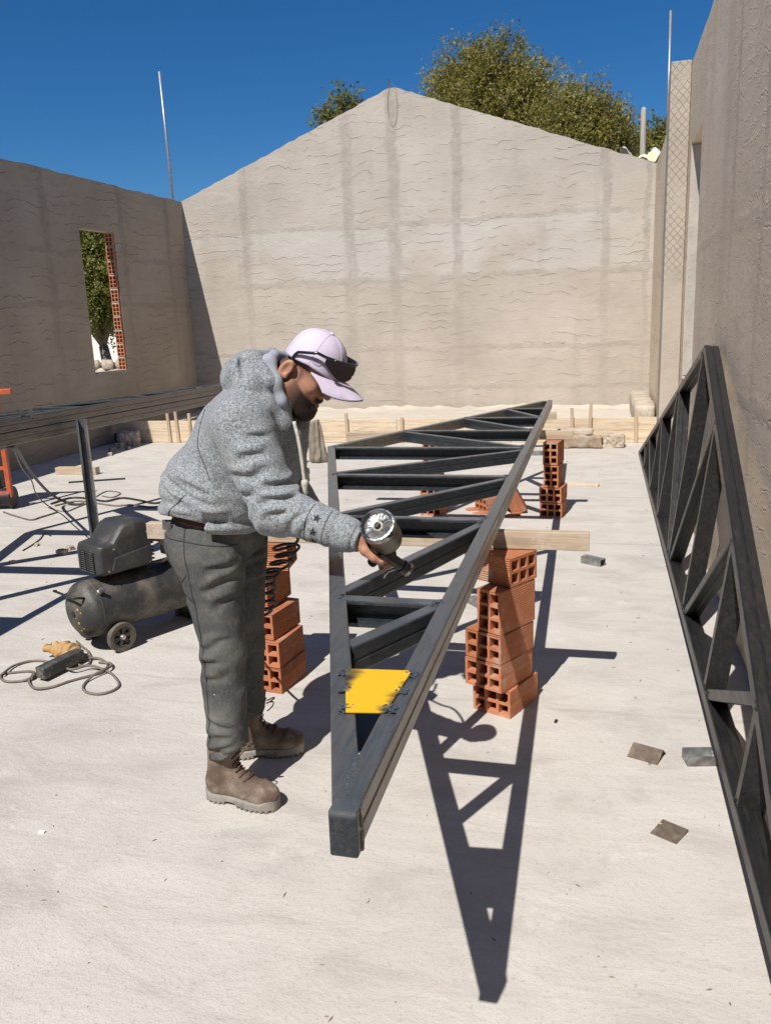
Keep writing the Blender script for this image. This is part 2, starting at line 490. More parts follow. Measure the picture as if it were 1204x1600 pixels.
tag(obj('raised_floor', fb.add(vs, fs), M_fill, smooth=True), kind='structure')

W_TOP = 3.63
peak = at_y(612, 137, YE)
def jag(a, b, n, amp=.012):
    return [(a[0] + (b[0] - a[0]) * i / n, a[1] + (b[1] - a[1]) * i / n + (random.uniform(-amp, amp) if 0 < i < n else 0)) for i in range(n + 1)]
zl = float(at_y(286, 316, YE)[2]); zr = float(at_y(1025, 255, YE)[2])
poly = [(XL - .18, 0), (XR + .18, 0), (XR + .18, zr - .07)] + jag((XR, zr), (float(peak[0]) + .05, float(peak[2])), 46) + jag((float(peak[0]) - .05, float(peak[2])), (XL - .18, zl - .06), 46)
g = thing('gable_wall', 'sunlit gable end wall of rough grooved mortar under the trees', 'wall', (0, YE, 0))
g['kind'] = 'thing'
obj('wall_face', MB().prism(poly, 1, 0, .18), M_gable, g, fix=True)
# bars and a wire loop left in the mortar at the peak
iron = simple('rusty_iron', (.12, .075, .05), .75, .5, .4, 30)
pk = at_y(606, 128, YE) - np.array([0, YE, 0])
M_mort_d = simple('scribed_mortar', (.25, .205, .165), .95)
obj('rebar_stub', MB().tube([(pk[0], .06, pk[2] - .25), (pk[0], .06, pk[2] + .06)], .006), iron, g)
lp = []
for k in range(21):
    a = 2 * math.pi * k / 20; lp.append((pk[0] + .06 + .075 * math.sin(a), -.012, pk[2] - .33 + .3 * math.cos(a)))
obj('wire_loop', MB().tube(lp, .0028, 6, False), M_mort_d, g)

# left wall with the narrow window
WY0, WY1 = lw(138, 470) - .02, lw(138, 470) + .80
WZ0, WZ1 = 1.0, 2.97
TH = .15
l = thing('left_wall', 'shaded long side wall with a narrow unframed window opening', 'wall', (XL, 0, 0)); l['kind'] = 'thing'
lb = MB()
zy = lambda y: W_TOP + .01
def wall_pieces(mb, x0, x1, y0, y1, wy0, wy1, wz0, wz1, top):
    mb.prism([(y0, 0), (wy0, 0), (wy0, top)] + jag((wy0, top), (y0, top), max(2, int((wy0 - y0) * 6)))[1:], 0, x0, x1)
    mb.prism([(wy1, 0), (y1, 0), (y1, top)] + jag((y1, top), (wy1, top), max(2, int((y1 - wy1) * 6)))[1:], 0, x0, x1)
    mb.prism([(wy0, 0), (wy1, 0), (wy1, wz0), (wy0, wz0)], 0, x0, x1)
    mb.prism([(wy0, wz1), (wy1, wz1), (wy1, top), (wy0, top)], 0, x0, x1)
wall_pieces(lb, -TH, 0, -3.6, YE, WY0, WY1 + .03, WZ0, WZ1, W_TOP)
# the wall carries its mortar texture in world coordinates
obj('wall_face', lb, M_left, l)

# hollow brick, six cells: x = length .24, y = three cells .18, z = two cells .12
def brick_mesh(name, m, L=.24, W=.18, H=.12, nw=3, nh=2, w=.012):
    mb = MB()
    def lines(T, n):
        c = (T - w * (n + 1)) / n; out = [-T / 2]
        for i in range(n): out += [-T / 2 + w * (i + 1) + c * i, -T / 2 + (w + c) * (i + 1)]
        return out + [T / 2]
    ys, zs = lines(W, nw), lines(H, nh)
    hole = lambda i, j: i % 2 == 1 and j % 2 == 1
    V = {}
    def vid(i, j, e):
        k = (i, j, e)
        if k not in V: V[k] = len(mb.v); mb.v.append((-L / 2 if e == 0 else L / 2, ys[i], zs[j]))
        return V[k]
    ni, nj = len(ys) - 1, len(zs) - 1
    for i in range(ni):
        for j in range(nj):
            if hole(i, j): continue
            q = [(i, j), (i + 1, j), (i + 1, j + 1), (i, j + 1)]
            mb.f.append(tuple(vid(a, b, 1) for a, b in q)); mb.f.append(tuple(vid(a, b, 0) for a, b in q[::-1]))
    for i in range(ni):
        for j in range(nj):
            if hole(i, j):
                for a, b in (((i, j), (i + 1, j)), ((i + 1, j), (i + 1, j + 1)), ((i + 1, j + 1), (i, j + 1)), ((i, j + 1), (i, j))):
                    mb.f.append((vid(*a, 0), vid(*b, 0), vid(*b, 1), vid(*a, 1)))
    per = [(i, 0) for i in range(ni)] + [(ni, j) for j in range(nj)] + [(i, nj) for i in range(ni, 0, -1)] + [(0, j) for j in range(nj, 0, -1)]
    for k in range(len(per)):
        a, b = per[k], per[(k + 1) % len(per)]
        mb.f.append((vid(*a, 0), vid(*a, 1), vid(*b, 1), vid(*b, 0)))
    me = mb.mesh(name, m); fix_normals(me); return me
def brick_mat():
    t = Tree('fired_clay'); P = t.obj(); x = t.sep(P)
    rnd = t.rand(); q = t.scale(P, 1.0, t.comb(t.mul(rnd, 31.0), t.mul(rnd, 77.0), 0.0))
    rid = lambda s: t.M('ABSOLUTE', t.M('SINE', t.mul(s, 330.0)))
    gate = lambda s, a: t.step(t.M('ABSOLUTE', s), a - .004, a - .001)
    ry = t.mul(rid(x[2]), gate(x[1], .09)); rz = t.mul(rid(x[1]), gate(x[2], .06))
    ridg = t.M('MAXIMUM', ry, rz)
    flat = t.step(t.M('ABSOLUTE', t.sub(t.M('ABSOLUTE', x[2]), .0)), .006, .012)
    ridg = t.mul(ridg, flat)
    n = t.noise(q, 18, 4, .6)
    col = t.ramp(t.add(t.mul(n, .7), t.mul(rnd, .3)), [(.25, (.36, .135, .068)), (.5, (.45, .175, .088)), (.75, (.54, .23, .125))])
    col = t.mix(t.mul(t.step(t.noise(q, 7, 5, .7), .55, .72), .5), col, (.50, .36, .27))
    col = t.mix(t.mul(t.step(t.noise(q, 4, 5, .7), .56, .66), .55), col, (.47, .40, .33))
    col = t.mix(t.mul(t.step(t.noise(q, 26, 4, .7), .6, .72), .5), col, (.24, .1, .06))
    h = t.add(t.mul(ridg, .0028), t.mul(t.noise(q, 120, 3, .6), .001))
    return t.out(col, .9, 0, t.bump(h, 1.0, 1.0), .15)
M_brick = brick_mat()
BR = brick_mesh('hollow_brick', M_brick)
M_mort = simple('mortar_joint', (.36, .31, .26), .95, var=.2, sc=30, bump=.006, bsc=50)
nb = 10; ph = (WZ1 - WZ0) / nb
me_j = MB().box((0, 0, 0), (.118, .02, .021)).mesh('mortar_joint', M_mort)
for i in range(nb):       # the far jamb shows the cells of the bricks the wall is built of
    b = link('brick', BR, l, (-.072, WY1 + .108 + random.uniform(-.004, .004), WZ0 + ph * (i + .5) + .004))
    b.rotation_euler = (R(90), 0, R(90) + random.uniform(-.02, .02)); b.scale = (1.0, .97, 1)
    jn = link('mortar_joint', me_j, l, (-.072, WY1 - .001, WZ0 + ph * (i + 1) - .004))
tag(obj('sill', MB().box((-.07, (WY0 + WY1) / 2, WZ0 + .012), (.17, WY1 - WY0 - .02, .022)), M_mort, l), None)

n_ = thing('assumed_gable_wall', 'assumed other gable end wall, unseen behind the camera, added to cut skylight', 'wall', (0, -3.6, 0)); n_['kind'] = 'thing'  # assumed unseen wall, added to hold back skylight and deepen the shadows
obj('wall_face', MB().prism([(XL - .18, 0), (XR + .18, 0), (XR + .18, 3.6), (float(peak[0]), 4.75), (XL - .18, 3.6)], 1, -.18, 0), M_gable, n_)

# right wall: far stretch, pilaster with combed mortar, window
RY0 = rw(1097, 188); RY1 = rw(1080, 222)
RZ1 = float(at_x(1090, 205, XR)[2])
PIL = 8.12
r = thing('right_wall', 'long side wall of rough wavy mortar behind the leaning truss', 'wall', (XR, 0, 0)); r['kind'] = 'thing'
rb = MB()
wall_pieces(rb, 0, .16, -3.6, YE - .003, RY0, RY1, 1.0, RZ1, W_TOP)
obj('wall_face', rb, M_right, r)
pb = MB()
pb.prism([(-.168, PIL), (-.003, PIL), (-.003, PIL + .3), (-.168, PIL + .3)], 2, .0, W_TOP + .02)
obj('pilaster', pb, M_ret, r, bevel=.008)
obj('jamb_lining', MB().box((.0815, RY1 - .004, (1.03 + RZ1) / 2), (.157, .010, RZ1 - 1.06)), simple('smooth_mortar', (.43, .385, .33), .95, var=.15, sc=6, bump=.004, bsc=40, off=False), r)
obj('sill', MB().box((.08, (RY0 + RY1) / 2, 1.012), (.17, RY1 - RY0 - .02, .022)), M_mort, r)

# ------------------------------------------------------------------ steel trusses
def steel(name, base, dust, amt=.5, rough=.42, metal=.55, brown=0.0, top=None):
    t = Tree(name); P = t.obj()
    n = t.noise(t.scale(P, (9, 4, 9)), 1.0, 6, .72); s = t.noise(t.scale(P, (70, 6, 70)), 1.0, 5, .7); f = t.noise(P, 210, 2, .6)
    col = t.ramp(n, [(.3, tuple(c * .8 for c in base)), (.55, base), (.8, tuple(c * 1.3 for c in base))])
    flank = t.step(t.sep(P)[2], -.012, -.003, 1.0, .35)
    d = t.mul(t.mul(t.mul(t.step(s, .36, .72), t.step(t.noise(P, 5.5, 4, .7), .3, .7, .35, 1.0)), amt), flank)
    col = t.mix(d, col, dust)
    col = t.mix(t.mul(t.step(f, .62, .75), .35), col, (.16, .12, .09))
    if top: col = t.mix(t.mul(t.sub(1.0, flank), t.step(n, .25, .7, .4, 1.25)), col, top)  # lighter tops: pale dust, with sun glint and sky sheen painted in
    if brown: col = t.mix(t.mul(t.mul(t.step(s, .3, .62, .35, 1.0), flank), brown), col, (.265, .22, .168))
    rg = t.add(t.mul(s, .25), rough - .12)
    return t.out(col, t.add(rg, t.mul(d, .25)), t.mul(t.mul(t.sub(1.0, t.mul(d, .8)), t.sub(1.0, t.mul(flank, brown))), metal), t.bump(t.add(t.mul(s, .0012), t.mul(f, .0003)), 1.0, 1.0), .55)
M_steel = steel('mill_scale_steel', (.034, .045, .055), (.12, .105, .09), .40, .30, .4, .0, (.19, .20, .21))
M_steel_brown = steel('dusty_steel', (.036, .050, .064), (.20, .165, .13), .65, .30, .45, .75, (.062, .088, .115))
M_steel_dark = steel('primed_dark_steel', (.018, .0185, .020), (.05, .045, .039), .5, .36, .3)
M_weld = simple('weld_bead', (.075, .095, .115), .5, .3, .5, 300, .001, 400, dirt=(.05, .05, .055), dsc=160)
M_plate_y = None
def plate_mat(name, paint, bare, lo, hi):
    t = Tree(name); P = t.obj()
    n = t.noise(t.scale(P, (8, 24, 5), None), 1.0, 2, .5); e = t.noise(t.scale(P, (14, 60, 1)), 1.0, 4, .7)
    x = t.sep(P)
    edge = t.step(t.M('ABSOLUTE', t.add(x[0], t.mul(x[1], -.12))), .022, .078)
    m = t.step(t.add(t.add(t.mul(n, .66), t.mul(edge, .34)), t.mul(e, .05)), lo, hi)
    col = t.mix(m, paint, bare)
    return t.out(col, t.add(.34, t.mul(m, .2)), t.mul(m, .5), t.bump(e, .3, .002))
M_plate_y = plate_mat('yellow_painted_plate', (.74, .43, .008), (.060, .055, .052), .46, .72)
M_plate_b = plate_mat('blue_painted_plate', (.008, .060, .18), (.02, .03, .04), .72, .9)

TIP = np.array([-.391, 1.128, 0.0])
def P2(x, y): return (x - TIP[0], y - TIP[1])
CH0, CH1 = P2(-.391, 1.128), P2(-.533, 8.69)
RA0, RA1, RA2 = P2(-.3865, 1.14), P2(-1.772, 5.31), P2(-.585, 8.62)
WEB = [(P2(-.433, 2.19), P2(-.735, 2.19)), (P2(-.455, 3.24), P2(-1.07, 3.24)), (P2(-.475, 4.24), P2(-1.40, 4.24)), (P2(-.495, 5.28), P2(-1.74, 5.28)),
       (P2(-.51, 6.18), P2(-1.46, 6.18)), (P2(-.52, 7.08), P2(-1.14, 7.08)), (P2(-.53, 7.86), P2(-.87, 7.86))]
DIA = [(P2(-.60, 1.84), P2(-.44, 2.17)), (P2(-.745, 2.26), P2(-.455, 3.18)), (P2(-1.08, 3.30), P2(-.475, 4.18)), (P2(-1.42, 4.31), P2(-.495, 5.18)),
       (P2(-1.45, 6.13), P2(-.51, 5.36)), (P2(-1.13, 7.02), P2(-.52, 6.26)), (P2(-.86, 7.80), P2(-.53, 7.15))]
HT = .08
def bar_dirs(a, b):
    a = Vector((a[0], a[1], 0)); b = Vector((b[0], b[1], 0)); d = (b - a).normalized(); return a, b, d, Vector((-d.y, d.x, 0))
def box_bar(a, b, w, h=HT, z=0.0, seam=0, rad=.005, cut=None):
    """closed tube of two channels: rounded corners, a shallow seam half way up each side"""
    a, b, d, n = bar_dirs(a, b); mb = MB()
    hw = w / 2; c = rad; k = rad * .3
    prof = [(-hw + c, 0), (hw - c, 0), (hw - k, -k), (hw, -c)]
    if seam: prof += [(hw, -h / 2 + .005), (hw - .003, -h / 2 + .003), (hw - .004, -h / 2), (hw - .003, -h / 2 - .003), (hw, -h / 2 - .005)]
    prof += [(hw, -h + c), (hw - k, -h + k), (hw - c, -h), (-hw + c, -h), (-hw + k, -h + k), (-hw, -h + c)]
    if seam: prof += [(-hw, -h / 2 - .005), (-hw + .003, -h / 2 - .003), (-hw + .004, -h / 2), (-hw + .003, -h / 2 + .003), (-hw, -h / 2 + .005)]
    prof += [(-hw, -c), (-hw + k, -k)]
    return mb.loft([[q + n * p[0] + Vector((0, 0, z + p[1])) for p in prof] for q in (a, b)])
def channel_bar(a, b, w, h=HT, z=0.0, t=.0035, lip=.012, side=-1):
    """C channel lying on its back flange, open towards the near end of the truss"""
    a, b, d, n = bar_dirs(a, b)
    if n.y * side < 0: n = -n
    hw = w / 2
    o = [(hw, -lip), (hw, 0), (-hw, 0), (-hw, -h), (hw, -h), (hw, -h + lip), (hw - t, -h + lip), (hw - t, -h + t), (-hw + t, -h + t), (-hw + t, -t), (hw - t, -t), (hw - t, -lip)]
    return MB().loft([[q + n * p[0] + Vector((0, 0, z + p[1])) for p in o] for q in (a, b)])
def sx(p, ks, kt): return (p[0] * kt, p[1] * ks)
def weld_mb(pts, r0, r1, n, sx_=.013, sy_=.016):
    mb = MB()
    for p in pts:
        for _ in range(n):
            c = Vector(p) + Vector((random.uniform(-sx_, sx_), random.uniform(-sy_, sy_), random.uniform(-.0015, .0012)))
            rr = random.uniform(r0, r1)
            mb.lathe([(rr * .3, -rr * .3), (rr * 1.5, 0), (rr * 1.1, rr * .22), (rr * .2, rr * .32)], c, (random.uniform(-.3, .3), random.uniform(-.3, .3), 1), 7)
    return mb
def welds_obj(pts, r0, r1, n, T):
    for p in pts: tag(obj('weld', weld_mb([p], r0, r1, n), M_weld, T), kind='stuff')
def make_truss(label, group, ks=1.0, kt=1.0, m_ch=None, m_web=None, plates=False, welds=True):
    T = thing('roof_truss', label, 'roof truss', (0, 0, 0), group)
    S = lambda p: sx(p, ks, kt)
    m_ch = m_ch or M_steel; m_web = m_web or M_steel
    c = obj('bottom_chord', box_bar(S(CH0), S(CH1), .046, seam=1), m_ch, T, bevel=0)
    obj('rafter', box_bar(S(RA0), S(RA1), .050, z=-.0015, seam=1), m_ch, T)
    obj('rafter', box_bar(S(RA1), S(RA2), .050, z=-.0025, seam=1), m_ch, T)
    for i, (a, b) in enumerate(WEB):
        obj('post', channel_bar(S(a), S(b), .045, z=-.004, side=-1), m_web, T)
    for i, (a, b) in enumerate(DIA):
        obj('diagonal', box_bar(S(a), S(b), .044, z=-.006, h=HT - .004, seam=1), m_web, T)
    if welds:
        pts = [(*S(a), -.0005) for a, b in WEB] + [(*S(b), -.0005) for a, b in WEB] + [(*S(b), -.001) for a, b in DIA]
        welds_obj(pts, .002, .0055, 8, T)
    if plates:
        tip_w = [(-.010 - .0120 * k / 13, .030 + .140 * k / 13, -.0012) for k in range(14)]
        tag(obj('weld', weld_mb(tip_w, .0012, .0028, 18, .0055, .008), M_weld, T), kind='stuff')
        q = [P2(-.553, 1.672), P2(-.402, 1.685), P2(-.408, 1.476), P2(-.488, 1.464)]
        cx = sum(p[0] for p in q) / 4; cy = sum(p[1] for p in q) / 4
        o = obj('gusset_plate', MB().prism([(p[0] - cx, p[1] - cy) for p in q], 2, .0006, .0055), M_plate_y, T, loc=(cx, cy, 0), bevel=.001)
        o['label'] = 'yellow painted gusset plate with scorched edges'
        ww = [(q[0][0] + (q[3][0] - q[0][0]) * k, q[0][1] + (q[3][1] - q[0][1]) * k, .004) for k in (.08, .5, .92)] + [(q[1][0] + .002 + (q[2][0] - q[1][0]) * k, q[1][1] + (q[2][1] - q[1][1]) * k, .004) for k in (.08, .48, .92)]
        welds_obj(ww, .0018, .0042, 30, T)
        q = [P2(-.545, 1.67), P2(-.405, 1.68), P2(-.405, 1.47), P2(-.485, 1.465)]
        cx = sum(p[0] for p in q) / 4; cy = sum(p[1] for p in q) / 4
        o = obj('gusset_plate', MB().prism([(p[0] - cx, p[1] - cy) for p in q], 2, -.0855, -.0806), M_plate_b, T, loc=(cx, cy, 0)); o['label'] = 'blue painted gusset plate on the underside'
        obj('end_plate', MB().box((0.0006, .016, -.0400), (.0482, .042, .0812)), M_steel, T, bevel=.004)
    return T
SLOPE = -.018
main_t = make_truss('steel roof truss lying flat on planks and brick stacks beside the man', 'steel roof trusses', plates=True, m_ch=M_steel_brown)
main_t.location = (TIP[0], TIP[1], .892)
main_t.rotation_euler = (SLOPE, 0, 0)
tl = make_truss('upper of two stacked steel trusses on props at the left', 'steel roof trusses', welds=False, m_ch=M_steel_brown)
tl.location = (TIP[0] - 3.03, TIP[1] - .14, 1.215)
tl.rotation_euler = (-.021, -.07, R(.25))
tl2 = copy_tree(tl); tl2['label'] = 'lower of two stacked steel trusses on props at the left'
tl2.location = (TIP[0] - 3.03, TIP[1] - .14, 1.215 - .083)
# the truss that leans on the wall: chord on the floor, apex against the mortar
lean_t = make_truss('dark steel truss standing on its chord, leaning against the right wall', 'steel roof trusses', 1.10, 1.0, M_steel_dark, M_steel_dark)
x0 = .392; tmax = 1.40
ang = math.asin((.556 - x0) / tmax)
upv = Vector((math.sin(ang), 0, math.cos(ang)))
ey = Vector((0, -1, 0)); ex = -upv; ez = ex.cross(ey)
base = Vector((x0 + .0, 9.86, .024))
lean_t.matrix_world = Matrix(((ex.x, ey.x, ez.x, base.x), (ex.y, ey.y, ez.y, base.y), (ex.z, ey.z, ez.z, base.z), (0, 0, 0, 1)))

# short tube end left on the upper left truss, and the props under the stack
qy = lambda px, py, z: at_z(px, py, z)
t = thing('tube_offcut', 'square tube end resting across the stacked trusses', 'steel offcut', at_z(42, 645, 1.155 + .025))
def hollow_tube(L, w, h, th=.003):
    mb = MB(); o = [(-w / 2, -h / 2), (w / 2, -h / 2), (w / 2, h / 2), (-w / 2, h / 2)]; i_ = [(x * (1 - 2 * th / w), y * (1 - 2 * th / h)) for x, y in o]
    R4 = lambda p, x: [(x, a, b) for a, b in p]
    n = 4
    mb.v = R4(o, -L / 2) + R4(o, L / 2) + R4(i_, -L / 2) + R4(i_, L / 2)
    for k in range(4):
        j = (k + 1) % 4
        mb.f += [(k, j, 4 + j, 4 + k), (8 + j, 8 + k, 12 + k, 12 + j), (k, 8 + k, 8 + j, j), (4 + j, 12 + j, 12 + k, 4 + k)]
    return mb
obj('tube_wall', hollow_tube(.09, .05, .05), M_steel, t).rotation_euler = (0, 0, R(-65))
pp = at_x(127, 655, -3.39)
post = thing('prop_post', 'upright steel channel propping the stacked trusses at the left', 'steel post', (pp[0], pp[1], 0))
hp = float(pp[2])
pm = MB(); w_, d_, tt = .062, .05, .004
prof = [(-w_ / 2, -d_ / 2), (-w_ / 2, d_ / 2), (w_ / 2, d_ / 2), (w_ / 2, -d_ / 2), (w_ / 2 - .014, -d_ / 2), (w_ / 2 - .014, -d_ / 2 + tt), (w_ / 2 - tt, -d_ / 2 + tt), (w_ / 2 - tt, d_ / 2 - tt), (-w_ / 2 + tt, d_ / 2 - tt), (-w_ / 2 + tt, -d_ / 2 + tt), (-w_ / 2 + .014, -d_ / 2 + tt), (-w_ / 2 + .014, -d_ / 2)]
obj('channel', pm.prism(prof, 2, .006, hp), M_steel, post, bevel=.0).rotation_euler = (0, 0, R(24))
obj('foot_plate', MB().box((0, 0, .003), (.09, .09, .006)), M_steel, post)
p2 = copy_tree(post); p2['label'] = 'second steel channel prop, hidden behind the man'; p2.location = (-3.5, 7.6, 0)
tag(post, group='steel props'); tag(p2, group='steel props')

# ------------------------------------------------------------------ brick stacks and planks that carry the truss
def wood(name, base, dirt=None, stretch=(2.2, 30, 30), var=.3):
    t = Tree(name); P = t.obj(); rnd = t.rand()
    q = t.scale(P, stretch, t.comb(t.mul(rnd, 13.0), t.mul(rnd, 57.0), t.mul(rnd, 29.0)))
    g = t.noise(q, 1.0, 5, .6, 1.2); f = t.noise(t.scale(q, (2, 4, 4)), 1.0, 3, .6)
    k = lambda m: tuple(c * m for c in base)
    col = t.ramp(g, [(.3, k(1 - var)), (.5, k(1.0)), (.7, k(1 + var * .6))])
    col = t.mix(t.mul(t.step(f, .58, .7), .3), col, k(.5))
    if dirt: col = t.mix(t.mul(t.step(t.noise(P, 9, 5, .7), .5, .7), .7), col, dirt)
    return t.out(col, .8, 0, t.bump(t.add(g, f), 1.0, .0015), .2)
M_plank = wood('weathered_plank', (.43, .34, .245), (.50, .44, .37))
M_board = wood('formwork_board', (.60, .485, .345), (.62, .56, .48))
M_stake = wood('pine_stake', (.44, .34, .235), None, (30, 30, 2.2))

def place_brick(label, loc, rot, group):
    b = link('hollow_brick', BR, None, loc); b.rotation_mode = 'XYZ'; b.rotation_euler = rot
    return tag(b, label, 'brick', group)
a0 = at_z(738, 1108); a1 = at_z(797, 1124); a2 = at_z(838, 1091)
yaw = math.atan2(a2[1] - a1[1], a2[0] - a1[0])       # long side of the bottom brick
fwd = np.array([math.cos(yaw), math.sin(yaw), 0]); lft = np.array([-math.sin(yaw), math.cos(yaw), 0])
ctr = a1 + fwd * .12 + lft * .09
HF, HE = .122, .182
sA = 'bricks of the right near stack'
jit = lambda s: random.uniform(-s, s)
zc = HF / 2
ord_ = ['bottom', 'second', 'third', 'fourth', 'top']
for k, (dx, dl) in enumerate(((.0, .0), (-.035, .012), (-.03, .010))):
    place_brick(['lowest hollow brick of the stack under the right end of the plank', 'second brick up in the stack at the right of the steel truss', 'third brick up, middle of the stack at the right of the truss'][k],
                ctr + fwd * dx + lft * dl + [0, 0, zc], (0, 0, yaw + (0, -.06, -.09)[k]), sA); zc += HF + .003
zc += HE / 2 - HF / 2
place_brick('hollow brick standing on edge, second from top of the stack right of the truss', ctr - fwd * .025 - lft * .02 + [0, 0, zc], (R(90), 0, yaw - .12), sA)
zc += HE / 2 + HF / 2 + .003
place_brick('topmost hollow brick turned sideways under the plank, right of the truss', ctr + fwd * .035 - lft * .01 + [-.045, .01, zc], (0, 0, R(-32)), sA)
Z_PL = zc + HF / 2 + .002
# left stack, partly behind the man's leg
b1 = at_z(441, 1085)
yl_ = R(82); fl = np.array([math.cos(yl_), math.sin(yl_), 0]); ll = np.array([-math.sin(yl_), math.cos(yl_), 0])
cl = b1 + fl * .12 + ll * .09
sB = 'bricks of the left near stack'
zc = HF / 2
for k, (dx, dl) in enumerate(((.0, .0), (.0, .004), (.02, .03))):
    place_brick(['lowest hollow brick of the stack behind the legs of the man', 'second brick up in the stack behind the man', 'third brick up in the stack behind the man, shifted back'][k],
                cl + fl * dx + ll * dl + [0, 0, zc], (0, 0, yl_ + (0, .02, -.03)[k]), sB); zc += HF + .003
zc += HE / 2 - HF / 2
place_brick('brick on edge behind the black coiled hose', cl + fl * .05 + ll * .05 + [0, 0, zc], (R(90), 0, yl_ + .05), sB)
zc += HE / 2 + HF / 2 + .003
place_brick('topmost brick under the plank behind the sleeve of the man', cl + fl * .03 + ll * .03 + [0, 0, zc], (0, 0, yl_ - R(75)), sB)
# near plank
pr = at_y(920, 858, 3.42); pl_ = at_z(234, 840, Z_PL)
pa = Vector((float(pr[0]), 3.42, Z_PL)); pbv = Vector((float(pl_[0]), float(pl_[1]), Z_PL)); dv = pbv - pa
pk_ = obj('support_plank', MB().box((0, 0, .038), (dv.length, .045, .076)), M_plank, None, bevel=.003)
pk_.location = (pa + pbv) / 2; pk_.rotation_euler = (0, 0, math.atan2(dv.y, dv.x))
tag(pk_, 'weathered plank on edge across the two near brick stacks under the truss', 'plank')
# far stack
f0, f1 = at_z(842, 808), at_z(880, 810)
yw = math.atan2(f1[1] - f0[1], f1[0] - f0[0]) + R(90)
ff = np.array([math.cos(yw), math.sin(yw), 0]); fL = np.array([-math.sin(yw), math.cos(yw), 0])
cf = f0 - fL * .09 + ff * .12
sC = 'bricks of the far right stack'; zc = HF / 2
for k in range(2):
    place_brick(['lowest brick of the slim far stack under the truss', 'second brick up in the slim far stack'][k], cf + [0, 0, zc], (0, 0, yw + (.03, -.02)[k]), sC); zc += HF + .003
zc += HE / 2 - HF / 2
for k in range(2):
    place_brick(['brick on edge, third up in the slim far stack', 'topmost brick on edge of the slim far stack'][k], cf + ff * .0 + [0.0, 0, zc], (R(90), 0, yw + (.02, -.03)[k]), sC); zc += HE + .003
zf = zc - HE / 2
fpl = obj('support_plank', MB().box((0, 0, .035), (1.9, .05, .07)), M_plank, None, bevel=.003)
fpl.location = (float(cf[0]) - .80, float(cf[1]) + .02, zf); fpl.rotation_euler = (0, 0, R(2))
tag(fpl, 'plank on the slim far brick stack under the far end of the truss', 'plank')
# far left stack glimpsed through the truss
g0 = at_z(660, 806)
sD = 'bricks of the far left stack'; zc = HF / 2
cg = np.array([float(g0[0]) + .08, float(g0[1]) + .12, 0])
for k in range(5):
    onedge = k in (2, 3)
    if k == 2: zc += (HE - HF) / 2
    if k == 4: break
    place_brick('brick of the far stack seen between the truss diagonals, %s' % ['lowest', 'second up', 'third up', 'topmost'][k], cg + [0, 0, zc], (R(90) if onedge else 0, 0, R(86) + jit(.05)), sD)
    zc += (HE if onedge else HF) + .003
# loose and broken bricks behind the truss
c = at_z(815, 803)
place_brick('whole brick lying tilted among broken bricks behind the truss', (c[0] - .08, c[1] + .08, .115), (R(8), R(62), R(15)), 'loose bricks behind the truss')
b = place_brick('brick lying on the floor just behind the truss chord', (c[0] - .26, c[1] + .12, .062), (0, 0, R(40)), 'loose bricks behind the truss')
def shard(name, label, cat, loc, pts, th, m, rot, group=None):
    o = obj(name, MB().prism(pts, 2, 0, th), m, None, bevel=.002); o.location = [float(v) for v in loc]; o.rotation_euler = rot
    return tag(o, label, cat, group)
def blob_poly(n, a, b, jitter=.25):
    return [(a * math.cos(2 * math.pi * k / n) * (1 + random.uniform(-jitter, jitter)), b * math.sin(2 * math.pi * k / n) * (1 + random.uniform(-jitter, jitter))) for k in range(n)]
for k, (px, py, a, lab) in enumerate(((758, 802, .09, 'flat broken brick shard nearest the truss chord'), (772, 803, .06, 'small broken brick shard between the larger ones'), (802, 806, .08, 'broken brick shard in front of the tilted brick'), (740, 797, .07, 'broken brick shard furthest left behind the chord'))):
    shard('brick_shard', lab, 'brick shard', at_z(px, py), blob_poly(6, a, a * .45), .018, M_brick, (R(random.uniform(-3, 3)), R(-4), random.uniform(-.5, .5)), 'broken brick shards')

# ------------------------------------------------------------------ formwork boards, stakes, stones at the raised floor
bd = thing('formwork', 'pale pine formwork boards holding the raised floor at the back', 'formwork', (0, Y_FORM, 0))
edges_ = [XL + .05, -4.9, -3.0, -1.15, XR - .02]
for row, (z0, z1) in enumerate(((.002, .155), (.158, .315))):
    for i in range(4):
        x0_, x1_ = edges_[i] + .004 + (.35 * row if 0 < i else 0), edges_[i + 1] - .004 + (.35 * row if i < 3 else 0)
        o = obj('board', MB().box(((x0_ + x1_) / 2, .0, (z0 + z1) / 2), (x1_ - x0_, .024, z1 - z0)), M_board, bd, bevel=.002)
        o.rotation_euler = (0, 0, random.uniform(-.002, .002))
stk = obj('stake', MB().box((0, 0, .0), (.04, .028, .5)), M_stake, None, bevel=.002)
sts = [(266, 690, .54, 'leftmost'), (279, 690, .5, 'second from left'), (299, 690, .42, 'third from left'), (543, 688, .40, 'just right of the man'), (628, 690, .34, 'behind the truss'), (893, 690, .44, 'behind the long stone block'), (921, 690, .50, 'taller, right of the long stone block'), (992, 690, .42, 'rightmost, next to the leaning truss')]
for i, (px, py, hh, lab) in enumerate(sts):
    q = at_y(px, py, Y_FORM - .032)
    o = stk if i == 0 else stk.copy()
    if i: COL.objects.link(o)
    o.location = (float(q[0]), Y_FORM - .032, hh / 2); o.scale = (1, 1, hh / .5); o.rotation_euler = (0, random.uniform(-.04, .04), 0)
    tag(o, 'thin pine stake against the formwork boards, ' + lab, 'stake', 'stakes of the formwork')
M_stone = simple('pale_stone', (.42, .35, .275), .92, var=.3, sc=9, bump=.012, bsc=28, dirt=(.52, .46, .39), dsc=5)
M_stone_b = simple('brown_stone', (.30, .22, .155), .92, var=.3, sc=9, bump=.008, bsc=28, dirt=(.40, .33, .26), dsc=5)
